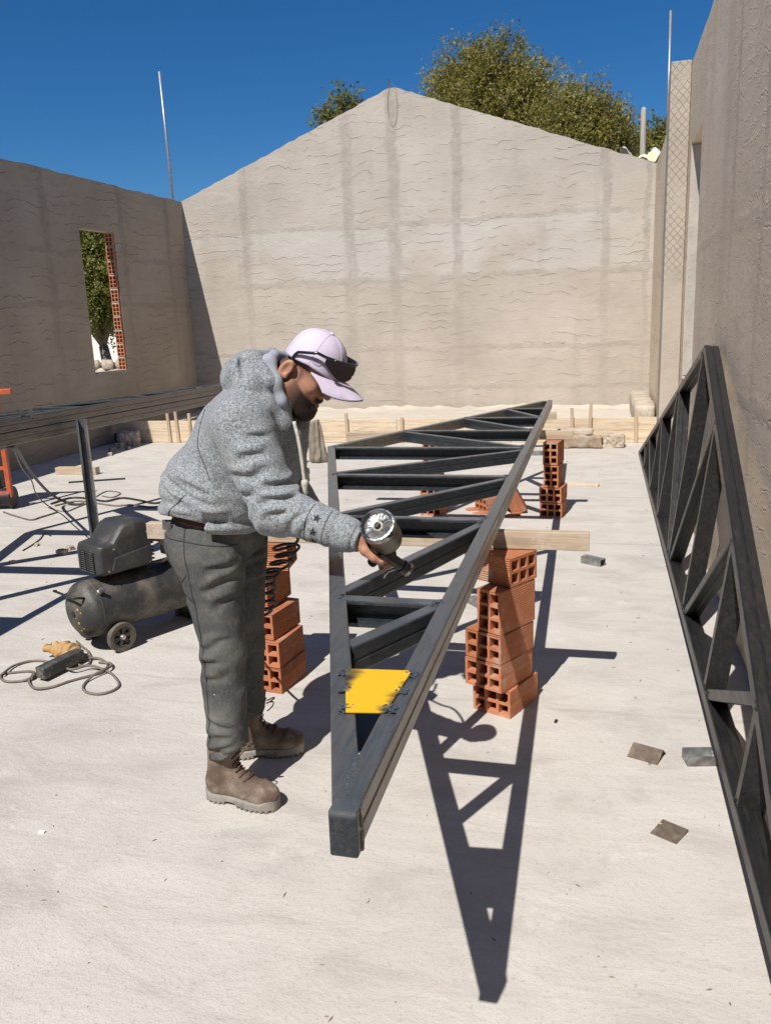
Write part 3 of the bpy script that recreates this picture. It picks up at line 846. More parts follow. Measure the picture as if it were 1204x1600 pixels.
def rock(name, label, cat, loc, size, seed, rotz=0, group=None, m=None, sharp=8):
    s = np.array(size) / 2
    def fn(p):
        q = np.abs(p) - s * .78
        d = np.sqrt((np.maximum(q, 0) ** 2).sum(1)) + np.minimum(q.max(1), 0) - min(s) * .22
        return d + vnoise(p * sharp / max(size) * 1.2, seed) * min(size) * .10 + vnoise(p * 30 / max(size), seed + 5) * min(size) * .03
    V, Fq = sdf_mesh(fn, -s * 1.35, s * 1.35, max(size) / 34)
    V[:, 2] = np.maximum(V[:, 2], -s[2] * .95)
    o = link(name, np_mesh(name, V, Fq, m or M_stone), None, (loc[0], loc[1], loc[2] + s[2] * .95)); o.rotation_euler = (0, 0, rotz)
    return tag(o, label, cat, group)
rock('stone_block', 'long pale stone block in front of the formwork, right of the truss', 'stone', at_y(897, 697, 10.35) * [1, 1, 0], (.80, .22, .16), 3, m=M_stone_b)
rock('stone_block', 'flat slab of dusty mortar resting on the long stone block', 'stone', at_y(898, 680, 10.4) * [1, 1, 0] + [0, 0, .155], (.52, .2, .07), 4)
rock('stone_block', 'rounded pale stone right of the long stone block', 'stone', at_y(957, 695, 10.4) * [1, 1, 0], (.28, .24, .16), 11)
rock('stone_block', 'grey concrete lump in the shade by the left wall', 'stone', at_z(204, 696), (.27, .24, .2), 17, .4)
for k, (px, py, s) in enumerate(((187, 700, .12), (176, 705, .09), (172, 712, .08), (200, 702, .07))):
    rock('rubble', ['largest', 'second largest', 'third', 'smallest'][k] + ' rubble piece on the shaded floor by the left wall', 'rubble', at_z(px, py), (s, s * .8, s * .55), 30 + k, k, 'rubble by the left wall')
# rough kerb of mortar rising along the right wall at the end of the raised floor
rock('mortar_kerb', 'rough mortar kerb at the foot of the right wall behind the leaning truss', 'kerb', (.50, 12.1, .10), (.26, 2.5, .34), 41)
bm_ = obj('timber_beam', MB().box((0, 0, .045), (1.05, .09, .09)), M_plank, None, bevel=.004)
q = at_y(800, 690, 10.1); bm_.location = (float(q[0]), 10.15, .33); bm_.rotation_euler = (0, R(-4), R(4))
tag(bm_, 'dark timber beam over the formwork behind the far truss end', 'timber')
bm2 = obj('timber_beam', MB().box((0, 0, .03), (.55, .16, .045)), M_board, None, bevel=.003)
q = at_z(850, 690); bm2.location = (-1.02, 10.95, .33); bm2.rotation_euler = (0, R(-5), R(14)); tag(bm2, 'loose pale board on the fill behind the far truss end', 'board')

# ------------------------------------------------------------------ trees beyond the walls
def leaf_mat(name, c1, c2, c3):
    t = Tree(name); P = t.obj()
    col = t.ramp(t.add(t.mul(t.noise(P, .9, 3, .6), .5), t.mul(t.noise(P, 14, 2, .7), .5)), [(.34, c1), (.5, c2), (.68, c3)])
    m = t.out(col, .55, 0, None, .3)
    tr = t.nt.nodes.new('ShaderNodeBsdfTranslucent'); t._in(tr.inputs[0], col)
    mx = t.nt.nodes.new('ShaderNodeMixShader'); mx.inputs[0].default_value = .42
    t.L(t.b.outputs[0], mx.inputs[1]); t.L(tr.outputs[0], mx.inputs[2])
    t.L(mx.outputs[0], t.nt.nodes['Material Output'].inputs[0]); return m
M_leaf = leaf_mat('olive_leaf', (.11, .115, .036), (.26, .235, .06), (.40, .35, .11))
M_leaf2 = leaf_mat('green_leaf', (.090, .115, .032), (.20, .205, .052), (.32, .30, .09))
M_bark = simple('bark', (.16, .13, .10), .95, var=.4, sc=20, bump=.02, bsc=25, stretch=(1, 1, .2))
def tree(label, blobs, n, leaf, m, seed, group='trees beyond the walls', ztrunk=0.0, twig=.55):
    rg = np.random.default_rng(seed)
    blobs = [(np.array(c, float), float(r_)) for c, r_ in blobs]
    cx = sum(c[0] for c, _ in blobs) / len(blobs); cy = sum(c[1] for c, _ in blobs) / len(blobs)
    o = thing('leafy_tree', label, 'tree', (cx, cy, 0), group)
    O = np.array([cx, cy, 0])
    vol = np.array([r_ ** 2.2 for _, r_ in blobs]); vol /= vol.sum()
    V = []; bark = MB()
    zlow = min(c[2] - r_ for c, r_ in blobs); fork = max(1.0, zlow - .3)
    bark.tube([(0, 0, -.1), (.1, .05, fork * .5), (0, .1, fork)], [.24, .19, .16], 9)
    ntw = int(n / 26)
    for bi, (c, r_) in enumerate(blobs):
        a = np.array([0, .1, fork]); b = c - O + [0, 0, -r_ * .2]
        mid = (a + b) / 2 + rg.normal(0, .12, 3)
        bark.tube([a, mid, b], [.11, .07, .03], 7)
        k = int(ntw * vol[bi])
        d = rg.normal(0, 1, (k, 3)); d /= np.linalg.norm(d, axis=1)[:, None]
        rad = r_ * (rg.random(k) ** .42)
        lump = 1 + .22 * vnoise(d * 2.6 + bi * 7, seed) + .16 * vnoise(d * 6 + bi * 3, seed + 3)
        ctr = c - O + d * (rad * lump)[:, None] * [1, 1, .95]
        up = d * .55 + rg.normal(0, .55, (k, 3)) + [0, 0, .45]
        up /= np.linalg.norm(up, axis=1)[:, None]
        for q in range(k):
            L = twig * rg.uniform(.5, 1.25)
            nl = int(rg.integers(16, 36))
            tt = rg.random(nl)
            pos = ctr[q] + up[q] * (tt * L)[:, None] + [0, 0, -.25 * L] * (tt ** 2)[:, None] + rg.normal(0, .075, (nl, 3))
            dr = up[q] * .7 + rg.normal(0, .75, (nl, 3)); dr[:, 2] -= .25
            dr /= np.linalg.norm(dr, axis=1)[:, None]
            sd_ = np.cross(dr, rg.normal(0, 1, (nl, 3))); sd_ /= np.maximum(np.linalg.norm(sd_, axis=1)[:, None], 1e-6)
            ln = leaf * rg.uniform(.6, 1.4, nl)[:, None]; wd = ln * .24
            V.append(np.stack([pos, pos + dr * ln * .5 + sd_ * wd, pos + dr * ln, pos + dr * ln * .5 - sd_ * wd], 1))
            if q % 9 == 0: bark.tube([c - O, ctr[q] * .6 + (c - O) * .4, ctr[q] + up[q] * L * .8], [.022, .012, .004], 4)
    V = np.concatenate(V).reshape(-1, 3)
    crown = link('crown', np_mesh('crown', V, np.arange(len(V)).reshape(-1, 4), m, False), o); crown['kind'] = 'stuff'
    obj('trunk', bark, M_bark, o, smooth=True)
    return o
def bl(Y, *items): return [(at_y(x, y, Y), span(r_, at_y(x, y, Y)) ) for x, y, r_ in items]
tree('big olive green tree rising behind the peak of the gable wall', bl(21, (724, 124, 42), (775, 118, 50), (698, 140, 26), (818, 150, 46), (748, 172, 64), (810, 205, 68), (846, 182, 34), (710, 190, 44)), 54000, .072, M_leaf, 3)
tree('smaller olive tree right of the big one, above the wall slope', bl(20, (900, 166, 32), (905, 204, 48), (942, 208, 36), (972, 230, 28), (880, 230, 46), (935, 240, 40)), 30000, .070, M_leaf, 5)
tree('little tree top showing left of the gable peak', bl(27, (538, 160, 13), (522, 180, 15), (550, 178, 15), (512, 190, 11)), 2300, .11, M_leaf2, 8)
tree('small bush top between the wooden post and the right wall', bl(24, (1032, 222, 17), (1022, 240, 20)), 3200, .11, M_leaf2, 9)
tree('dense green tree seen through the window of the left wall', bl(26, (130, 385, 62), (165, 400, 55), (150, 450, 62), (115, 460, 55), (180, 465, 45), (150, 495, 38)), 38000, .12, M_leaf2, 12)

# low wall, pale house wall and yard seen through the window
M_white = simple('white_plaster', (.78, .75, .69), .9, var=.08, sc=2, bump=.01, bsc=12)
q = at_y(158, 545, 31)
hw = thing('pale_house', 'sunlit pale house wall far off beyond the left window', 'house', (q[0], 33, 0))
obj('wall', MB().box((0, 0, .85), (9, .3, 1.7)), M_white, hw, bevel=.02)
obj('roof', MB().prism([(-.35, 1.72), (.35, 1.72), (.3, 1.80), (-.3, 1.80)], 0, -4.7, 4.7), M_mort, hw)
q = at_y(165, 575, 16)
rw_ = thing('stone_wall', 'low dry stone wall outside the left window', 'wall', (q[0], 16, 0)); rw_['kind'] = 'thing'
zt = float(at_y(165, 562, 16)[2])
obj('core', MB().box((0, .1, zt / 2 - .03), (4.0, .25, zt - .06)), M_stone, rw_)
bases = []
for k in range(3):
    mb = MB(); mb.lathe([(.02, -.1), (.14, -.085), (.175, 0), (.14, .085), (.02, .1)], seg=9); me = mb.mesh('stone', M_stone, True)
    co = np.array([v.co for v in me.vertices]); co += .03 * np.stack([vnoise(co * 9, k * 3 + i) for i in range(3)], 1)
    me.vertices.foreach_set('co', co.ravel().astype(np.float32)); bases.append(me)
for j in range(5):
    for i in range(10):
        s_ = link('stone', bases[(i + j) % 3], rw_, (-1.6 + .34 * i + .16 * (j % 2), -.06, zt * (j + .5) / 5))
        s_.scale = (1.0, .6, zt / 5 / .19); s_.rotation_euler = (0, random.uniform(-.2, .2), random.uniform(-.3, .3))

# rods, post and plastic sheet above the walls
M_rod = simple('galvanised_rod', (.36, .38, .40), .45, .6, .15, 40)
a, b = at_y(271, 314, 13.62), at_y(249, 112, 13.55)
rd = thing('steel_rod', 'tall thin steel rod on the corner of the left wall', 'rod', (a[0], 13.62, a[2] - .12))
obj('rod_shaft', MB().tube([(0, 0, 0), b - a + [0, 0, .12]], .021, 8), M_rod, rd, smooth=True)
a, b = at_x(1042, 212, XR + .08), at_x(1047, 17, XR + .08)
rd = thing('steel_rod', 'tall thin steel rod on top of the right wall, beside the pilaster', 'rod', (a[0], a[1], W_TOP - .05))
obj('rod_shaft', MB().tube([(0, 0, 0), (b[0] - a[0], b[1] - a[1], b[2] - W_TOP + .05)], .017, 8), M_rod, rd, smooth=True)
a, b = at_y(1003, 250, 14.6), at_y(1005, 168, 14.6)
wp = thing('wooden_post', 'grey weathered wooden post behind the gable wall', 'post', (a[0], 14.6, 0))
obj('post_shaft', MB().tube([(0, 0, 0), (0, 0, 1.5), (.0, 0, a[2]), (b[0] - a[0], 0, b[2] - .03), (b[0] - a[0] + .01, 0, b[2])], [.05, .048, .047, .042, .03], 9), wood('grey_wood', (.36, .32, .28), None, (30, 30, 2)), wp, smooth=True)
M_sheet = simple('plastic_sheet', (.68, .66, .60), .5, 0, .15, 6, dirt=(.62, .60, .22), dsc=3)
q = at_y(1012, 241, 14.2)
gx, gy, vs, fs = 26, 12, [], []
for j in range(gy + 1):
    for i in range(gx + 1):
        x_ = -.42 + .84 * i / gx; y_ = -.25 + .5 * j / gy
        vs.append((x_, y_, .08 * math.sin(x_ * 9 + y_ * 5) + .05 * math.sin(x_ * 21 - y_ * 13) - .18 * abs(y_) - .22 * x_ * (1 if x_ > 0 else .2) + random.uniform(-.015, .015)))
for j in range(gy):
    for i in range(gx):
        a_ = j * (gx + 1) + i; fs.append((a_, a_ + 1, a_ + gx + 2, a_ + gx + 1))
ps = obj('plastic_sheet', MB().add(vs, fs), M_sheet, None, smooth=True, loc=q)
tag(ps, 'crumpled white and yellow plastic sheet behind the right end of the gable', 'plastic sheet')
rf = thing('back_shed', 'flat roofed shed hidden behind the gable wall, under the plastic sheet', 'shed', (q[0], 14.6, 0))
obj('shed_wall', MB().box((0, 0, (q[2] - .3) / 2), (1.2, .9, q[2] - .3)), M_mort, rf)

# ------------------------------------------------------------------ air compressor
M_tank = simple('dusty_black_paint', (.040, .040, .040), .55, var=.3, sc=7, bump=.001, bsc=60, dirt=(.14, .12, .098), dsc=6, dlo=.42, dhi=.66, off=False)
M_shroud = simple('black_plastic', (.036, .037, .038), .5, var=.15, sc=9, bump=.0008, bsc=220, dirt=(.115, .103, .088), dsc=5, dlo=.46, dhi=.72, off=False)
M_dark = simple('black_iron', (.022, .022, .023), .5, .2, .3, 20)
M_tyre = simple('dusty_rubber', (.11, .095, .08), .9, var=.3, sc=25, bump=.001, bsc=90)
M_rim = simple('dusty_plastic_rim', (.085, .072, .062), .8, var=.3, sc=30)
M_chrome = simple('dull_chrome', (.42, .41, .39), .35, .8, .15, 30)
w0 = at_z(189, 1016)          # near wheel on the floor
ca = R(63)                    # tank axis, from the capped end away to the right
ax_ = np.array([math.cos(ca), math.sin(ca), 0]); an = np.array([-math.sin(ca), math.cos(ca), 0])
corg = w0 - ax_ * .105 + an * .14 + np.array([.02, 0, 0])
C = thing('air_compressor', 'dusty black air compressor with ribbed plastic shroud beside the man', 'air compressor', corg, None, (0, 0, ca))
RT, ZT, LT = .150, .232, .86
prof = [(.002, -.085)] + [(RT * math.sin(a), -.085 * math.cos(a)) for a in np.linspace(.18, math.pi / 2, 8)]
prof += [(RT, .012), (RT + .0025, .014), (RT + .0025, .022), (RT, .024), (RT, LT - .03)]
prof += [(RT * math.cos(a), LT - .03 + .085 * math.sin(a)) for a in np.linspace(.1, 1.45, 8)] + [(.002, LT + .055)]
obj('tank', MB().lathe(prof, (0, 0, ZT), (1, 0, 0), 48), M_tank, C, smooth=True, angle=50)
plug = MB().lathe([(.002, -.012), (.017, -.012), (.017, .02), (.02, .02)], (-.076, -.02, ZT + .0), (1, 0, .0), 6)
obj('drain_plug', plug, M_dark, C)
hb = MB(); hb.tube([(-.09, .12, ZT + .10), (-.105, .118, ZT + .105), (-.105, -.085, ZT + .105), (-.08, -.088, ZT + .10), (-.05, -.085, ZT + .09)], .0065, 8)
obj('front_handle', hb, M_dark, C, smooth=True)
def wheel(y, x=.10, Rw=.079):
    T = MB()
    T.lathe([(Rw * .72, -.017), (Rw * .95, -.018), (Rw, -.010), (Rw, .010), (Rw * .95, .018), (Rw * .72, .017)], (x, y, Rw), (0, 1, 0), 40, True)
    w_ = obj('wheel', T, M_tyre, C, smooth=True, angle=40)
    rm = MB(); rm.lathe([(Rw * .60, -.013), (Rw * .74, -.013), (Rw * .74, .013), (Rw * .60, .013)], (x, y, Rw), (0, 1, 0), 40, True)
    for k in range(6):
        a = 2 * math.pi * k / 6 + .2
        q0 = Vector((x + .014 * math.cos(a), y, Rw + .014 * math.sin(a))); q1 = Vector((x + Rw * .66 * math.cos(a), y, Rw + Rw * .66 * math.sin(a)))
        dd = (q1 - q0).normalized(); nn = Vector((-dd.z, 0, dd.x)) * .010
        rm.loft([[q0 + nn * .7 + Vector((0, -.010, 0)), q0 - nn * .7 + Vector((0, -.010, 0)), q0 - nn * .7 + Vector((0, .008, 0)), q0 + nn * .7 + Vector((0, .008, 0))],
                 [q1 + nn * 1.3 + Vector((0, -.008, 0)), q1 - nn * 1.3 + Vector((0, -.008, 0)), q1 - nn * 1.3 + Vector((0, .008, 0)), q1 + nn * 1.3 + Vector((0, .008, 0))]])
    rm.lathe([(.002, .004), (Rw * .62, .004), (Rw * .62, .009), (.002, .009)], (x, y, Rw), (0, 1, 0), 30)
    obj('rim', rm, M_rim, w_)
    hbm = MB().lathe([(.002, -.022), (.012, -.022), (.016, -.014), (.016, .014), (.002, .014)], (x, y, Rw), (0, 1, 0), 20)
    obj('hub', hbm, M_chrome, w_, smooth=True, angle=40)
wheel(-.14); wheel(.16)
obj('axle', MB().tube([(.10, -.12, .079), (.10, .15, .079)], .008), M_dark, C)
bk = MB(); bk.prism([(.07, .075), (.13, .075), (.15, .14), (.05, .14)], 1, -.10, -.092); bk.prism([(.07, .075), (.13, .075), (.15, .14), (.05, .14)], 1, .112, .12)
obj('wheel_bracket', bk, M_dark, C)
ft = MB(); ft.prism([(-.10, .0), (.10, .0), (.10, .012), (.075, .105), (-.075, .105), (-.10, .012)], 0, .60, .606); obj('rear_foot', ft, M_dark, C)
for s_ in (-1, 1): obj('rubber_foot', MB().lathe([(.018, 0), (.016, .045), (.012, .05)], (.60, .085 * s_, 0.0), (0, 0, 1), 14), simple('rubber_foot', (.13, .11, .095), .8), C, smooth=True)
M_fleck = simple('worn_yellow_sticker', (.40, .30, .07), .7, off=False)
for k, (yy, zz, w_) in enumerate(((.055, .03, .022), (.075, .015, .014), (.05, -.045, .026), (.07, -.075, .012), (.035, -.02, .010), (.045, -.09, .016))):
    r_ = math.hypot(yy, zz); xx = -.085 * math.cos(math.asin(min(.98, r_ / RT))) - .0012
    sl = .085 * (r_ / RT) / max(.2, math.cos(math.asin(min(.98, r_ / RT)))) / RT * 1.0
    n_f = Vector((-1, -sl * -1 * yy / r_ * -1, -sl * -1 * zz / r_ * -1)).normalized(); n_f = Vector((-1, yy / r_ * sl, zz / r_ * sl)).normalized()
    obj('sticker_scrap', MB().lathe([(.0005, -.0006), (w_ * .35, -.0006), (w_ * .3, .0008), (.0005, .0008)], (xx, -yy, ZT + zz), (n_f.x, -n_f.y, n_f.z), 6), M_fleck, C)
for k, (xx, zz) in enumerate(((.05, .03), (.29, .03), (.29, .19), (.09, .14))):
    obj('screw', MB().lathe([(.001, -.002), (.006, -.002), (.006, .003), (.001, .004)], (xx + .035, -.1195, ZT + RT + .022 + zz), (0, -1, 0), 10), M_chrome, C)
fit = MB().lathe([(.002, 0), (.014, 0), (.014, .02), (.010, .022), (.010, .045), (.002, .046)], (.02, -RT * .72, ZT + RT * .68), (0, -.72, .68), 10); obj('hose_fitting', fit, M_chrome, C)
# shroud: louvred front over the motor, stepped up over the fan
zb = ZT + RT + .022
Wd = .098
side = [(.0, zb + .01), (.028, zb - .004), (.31, zb - .004), (.325, zb + .02), (.325, zb + .215), (.295, zb + .252), (.185, zb + .258), (.150, zb + .245), (.085, zb + .168), (.012, zb + .158), (.0, zb + .13)]
def ringy(y, sh):
    cx_, cz_ = .17, zb + .11
    return [((x - cx_) * sh + cx_, y, (z - cz_) * sh + cz_) for x, z in side]
sm = MB(); sm.loft([ringy(-Wd - .02, .80), ringy(-Wd - .014, .90), ringy(-Wd, .97), ringy(-Wd + .02, 1.0), ringy(Wd - .02, 1.0), ringy(Wd, .97), ringy(Wd + .014, .90), ringy(Wd + .02, .8)])
OFF = (.035, .0, .006)
sh = obj('shroud', sm, M_shroud, C, bevel=.007, loc=OFF, seg=3, smooth=True, angle=28)
lm = MB().box((0, 0, 0), (.010, .066, .0052)).mesh('louvre', M_shroud)
gb = obj('grille_back', MB().box((-.0015, -.002, zb + .070), (.004, .150, .112)), M_dark, sh)
for c_ in (-1, 1):
    for k in range(10):
        o = link('louvre', lm, sh, (-.006, .038 * c_ - .002, zb + .020 + .0112 * k)); o.rotation_euler = (0, R(35), 0)
obj('side_panel', MB().loft([[(.06, -Wd - .0215, zb + .015), (.30, -Wd - .0215, zb + .015), (.30, -Wd - .0215, zb + .115), (.085, -Wd - .0215, zb + .092)], [(.07, -Wd - .028, zb + .025), (.29, -Wd - .028, zb + .025), (.29, -Wd - .028, zb + .105), (.095, -Wd - .028, zb + .083)]]), M_shroud, sh, bevel=.004)
# pump head, gauges, switch and piping behind the shroud
hd = MB(); hd.box((.335, 0, zb + .07), (.09, .11, .15))
for k in range(6): hd.box((.335, 0, zb + .02 + .022 * k), (.115, .135, .007))
obj('pump_head', hd, M_dark, C, bevel=.002)
obj('cylinder_cover', MB().box((.335, 0, zb + .168), (.085, .10, .03)), M_dark, C, bevel=.006)
pp_ = MB(); pp_.tube([(.37, -.05, zb + .13), (.43, -.085, zb + .11), (.47, -.08, zb + .02), (.47, -.05, ZT + RT - .01)], .008, 8)
pp_.tube([(.36, -.07, zb + .005), (.42, -.095, zb + .0), (.52, -.085, zb + .01), (.56, -.06, zb + .05)], .0075, 8)
obj('copper_pipe', pp_, simple('old_copper', (.14, .10, .075), .45, .6), C, smooth=True)
obj('pressure_switch', MB().box((.52, -.02, zb + .06), (.085, .075, .10)), M_dark, C, bevel=.01)
for k, (gx_, gy_, gz_) in enumerate(((.515, -.085, zb + .055), (.575, -.075, zb + .062))):
    gg = MB().lathe([(.002, .0), (.021, .0), (.024, .004), (.024, .022), (.010, .026), (.006, .05)], (gx_, gy_, gz_), (0, 1, 0), 24)
    obj('gauge', gg, M_chrome if k else M_rim, C, smooth=True, angle=35)
vb = MB().tube([(.57, -.03, zb + .06), (.63, -.05, zb + .075), (.665, -.062, zb + .085)], .008, 8); obj('outlet_valve', vb, M_dark, C, smooth=True)
rh = MB().tube([(.62, -.07, ZT + RT - .02), (.66, -.07, ZT + RT + .10)] + [(.67 + .05 * math.sin(a), -.07, ZT + RT + .10 + .06 * (1 - math.cos(a)) ) for a in np.linspace(.3, 2.6, 7)] + [(.75, -.07, ZT + RT + .10), (.76, -.07, ZT + .1)], .011, 8)
obj('rear_handle', rh, M_dark, C, smooth=True)

# ------------------------------------------------------------------ cables, power strip, glove
M_cable = simple('grey_cable', (.16, .135, .115), .65, var=.25, sc=30)
M_black = simple('black_cable', (.022, .021, .022), .5, var=.2, sc=30)
def smooth_path(pts, n=10):
    P = [np.array(p, float) for p in pts]; P = [2 * P[0] - P[1]] + P + [2 * P[-1] - P[-2]]; out = []
    for i in range(1, len(P) - 2):
        for k in range(n):
            u_ = k / n; a_, b_, c_, d_ = P[i - 1:i + 3]
            out.append(.5 * ((2 * b_) + (-a_ + c_) * u_ + (2 * a_ - 5 * b_ + 4 * c_ - d_) * u_ ** 2 + (-a_ + 3 * b_ - 3 * c_ + d_) * u_ ** 3))
    return out + [P[-2]]
def floor_cable(name, label, cat, px, r_, m, group=None, lifts=None):
    pts = [at_z(x, y, r_ + .001 + (lifts[i] if lifts else 0)) for i, (x, y) in enumerate(px)]
    o = obj(name, MB().tube(smooth_path(pts, 9), r_, 8), m, None, smooth=True)
    return tag(o, label, cat, group)
floor_cable('extension_cable', 'looped grey extension cable lying around the power strip', 'cable',
            [(120, 1002), (128, 1010), (137, 1017), (142, 1028), (138, 1038), (126, 1040), (122, 1033), (138, 1028), (158, 1030), (168, 1040), (160, 1050), (140, 1056), (110, 1064), (80, 1074), (55, 1075), (46, 1066), (50, 1056), (54, 1051), (44, 1049), (20, 1051), (4, 1053), (2, 1060), (12, 1065), (34, 1064), (50, 1058), (55, 1052)],
            .0062, M_cable, None, [0] * 6 + [.006, .010] + [0] * 5 + [0, .006, .0, .008, .004] + [0] * 3 + [0, 0, 0, .012, .004])
floor_cable('extension_cable', 'grey cable loop reaching right of the power strip', 'cable',
            [(4, 1053), (22, 1040), (48, 1033), (70, 1033), (92, 1039), (112, 1046), (138, 1040), (160, 1045), (176, 1054), (186, 1068), (180, 1077), (160, 1084), (140, 1083), (130, 1076), (134, 1066), (148, 1054), (164, 1045), (174, 1041), (172, 1036), (155, 1035)],
            .0062, M_cable, None, [.012, .004] + [0] * 3 + [.016, .018, .014] + [0] * 7 + [.012, .02, .01, .004, .0])
sa, sb_ = at_z(64, 1066), at_z(128, 1034)
d3 = sb_ - sa; ln_ = float(np.linalg.norm(d3))
ps = thing('power_strip', 'dark grey power strip with sockets on the floor left of the compressor', 'power strip', (sa + sb_) / 2 + [0, 0, .0145], None, (0, 0, math.atan2(d3[1], d3[0])))
M_strip = simple('dark_grey_plastic', (.045, .050, .050), .55, var=.2, sc=30, bump=.0006, bsc=90, dirt=(.16, .145, .125), dsc=20, off=False)
hs = obj('housing', MB().box((0, 0, .030), (ln_ * .98, .060, .058)), M_strip, ps, bevel=.005)
hs.rotation_euler = (R(0), 0, 0)
for k in range(4):
    for dx in (-.008, .008):
        obj('socket_hole', MB().lathe([(.001, -.0005), (.0035, -.0005), (.0035, .0006), (.001, .0006)], (-.14 + .085 * k + dx, -.0303, .032), (0, 1, 0), 8), M_dark, ps)
M_glove = simple('ochre_leather', (.44, .27, .11), .8, var=.3, sc=25, bump=.004, bsc=40, dirt=(.33, .23, .13), dsc=14, off=False)
gq = at_z(107, 1030)
def glove_fn(p):
    d = ell(p, (0, 0, .033), (.062, .046, .034))
    d = smin(d, rc(p, (-.045, -.01, .035), (-.085, -.022, .045), .019, .014), .012)
    d = smin(d, rc(p, (-.05, .012, .03), (-.078, .02, .050), .016, .012), .01)
    d = smin(d, rc(p, (.03, -.02, .02), (.062, -.04, .016), .02, .018), .015)
    d = d + .004 * np.sin(p[:, 0] * 160 + vnoise(p * 40, 3) * 2.5) * np.clip((p[:, 2] - .01) / .03, 0, 1) + .004 * vnoise(p * 60, 5)
    return smax(d, -(p[:, 2] - .002), .004)
V, Fq = sdf_mesh(glove_fn, (-.11, -.075, -.01), (.10, .075, .085), .0032)
gl = tag(link('work_glove', np_mesh('work_glove', V, Fq, M_glove), None, gq), 'crumpled ochre leather glove lying by the power strip', 'glove')
gl.rotation_euler = (0, 0, R(-8)); gl.scale = (1.3, 1.2, 1.35)

# cables on the far floor at the left
floor_cable('welding_cable', 'black welding cable drooping from the left trusses to the floor', 'cable', [(2, 700), (14, 697), (26, 702), (40, 725), (60, 752), (80, 772), (100, 783), (118, 788), (132, 787)], .013, M_black, None, [.93, .95, .90, .62, .34, .14, .03, 0, 0])
floor_cable('thin_cable', 'thin grey cable hanging beside the welding cable', 'cable', [(22, 700), (34, 730), (50, 752), (56, 770), (70, 786), (88, 797), (104, 799), (120, 793), (140, 785)], .006, M_cable, None, [.92, .6, .36, .17, .05, 0, 0, 0, 0])
floor_cable('air_hose', 'long black hose snaking over the floor behind the compressor', 'hose', [(80, 787), (110, 778), (140, 779), (165, 783), (190, 778), (215, 781), (240, 786), (262, 783)], .010, M_black)
floor_cable('grey_hose', 'grey cable lying behind the compressor, left of the man', 'cable', [(86, 790), (120, 783), (150, 786), (180, 790), (205, 789), (235, 792), (258, 790)], .008, M_cable)
floor_cable('thin_cable', 'short curled grey cable end behind the prop post', 'cable', [(150, 776), (165, 768), (180, 768), (188, 771), (176, 777), (160, 775)], .006, M_cable)
floor_cable('welding_cable', 'grey cable running from the orange trolley over the floor', 'cable', [(6, 800), (24, 806), (48, 812), (64, 808), (90, 800)], .008, M_cable)
floor_cable('thin_cable', 'thin dark cable on the floor left of the compressor shroud', 'cable', [(36, 860), (48, 853), (62, 843), (70, 834), (80, 837)], .005, M_black)

# orange trolley at the left edge
M_orange = simple('red_orange_paint', (.48, .085, .03), .5, var=.25, sc=14, dirt=(.2, .09, .05), dsc=9, bump=.0008, bsc=70)
tb = at_z(20, 796)
Tt = thing('gas_trolley', 'red orange tube frame trolley holding a dark machine at the left edge', 'trolley', tb, None, (0, 0, R(14)))
zt_ = float(at_y(12, 612, tb[1])[2])
fr = MB()
for x_, y_ in ((0, 0), (-.42, 0)): fr.box((x_, y_, zt_ / 2 + .06), (.045, .045, zt_ - .12))
obj('upright', fr, M_orange, Tt, bevel=.004)
for zz in (.16, .40, .70): obj('crossbar', MB().box((-.21, -.003, zz), (.38, .032, .032)), M_orange, Tt, bevel=.003)
obj('handle_bar', MB().box((-.16, 0, zt_ - .0), (.62, .05, .05)), M_orange, Tt, bevel=.004)
obj('machine_body', MB().box((-.25, .15, .50), (.30, .22, .62)), M_dark, Tt, bevel=.02)
bt = MB().lathe([(.002, 0), (.105, 0), (.105, .03), (.09, .03), (.09, .18), (.105, .18), (.105, .2), (.002, .2)], (-.2, .06, .11), (1, .0, 0), 26); obj('wheel', bt, M_dark, Tt, smooth=True, angle=40)
obj('axle', MB().tube([(-.45, .06, .11), (.0, .06, .11)], .012), M_dark, Tt)
cl_ = MB()
for k in range(5):
    cl_.tube([(-.22 + (.10 + .012 * k) * math.cos(a), -.14 + .02 * k + (.08 + .01 * k) * math.sin(a), .02 + .014 * k + .012 * math.sin(a * 2 + k)) for a in np.linspace(0, 2 * math.pi, 26)], .009, 7)
tag(obj('cable_coil', cl_, M_black, None, smooth=True, loc=tb + [-.06, -.10, 0]), 'coiled dark cable at the foot of the orange trolley', 'cable')

# wood, offcuts and scrap on the floor
def lay_box(name, label, cat, px, size, m, rotz, group=None, rx=0, bev=.002):
    o = obj(name, MB().box((0, 0, size[2] / 2), size), m, None, bevel=bev); o.location = [float(v) for v in at_z(*px)]; o.rotation_euler = (rx, 0, rotz)
    return tag(o, label, cat, group)
lay_box('timber_offcut', 'short squared timber on the floor behind the prop post', 'timber', (122, 741), (.52, .09, .085), M_plank, R(2))
lay_box('wood_sliver', 'flat pale wood sliver on the floor right of the far stack', 'wood offcut', (910, 759), (.30, .07, .02), M_board, R(-14))
lay_box('thin_bar', 'thin dark bar on the floor behind the prop post', 'bar', (152, 752), (.6, .02, .018), M_dark, R(24))
def offcut(label, px, L, rotz, s=.055, roll=0):
    o = obj('tube_offcut', hollow_tube(L, s, s * .8), M_galv, None); o.location = [float(v) for v in at_z(*px, s * .4)]; o.rotation_euler = (roll, 0, rotz)
    return tag(o, label, 'steel offcut')
M_galv = simple('bare_cut_steel', (.30, .31, .31), .4, .6, .35, 25, .0006, 90, dirt=(.16, .15, .14), dsc=12)
offcut('shiny square tube offcut on the floor right of the plank end', (926, 876), .15, R(-32), .06)
offcut('shiny tube offcut lying just left of the near right brick stack', (743, 940), .10, R(-50), .05)
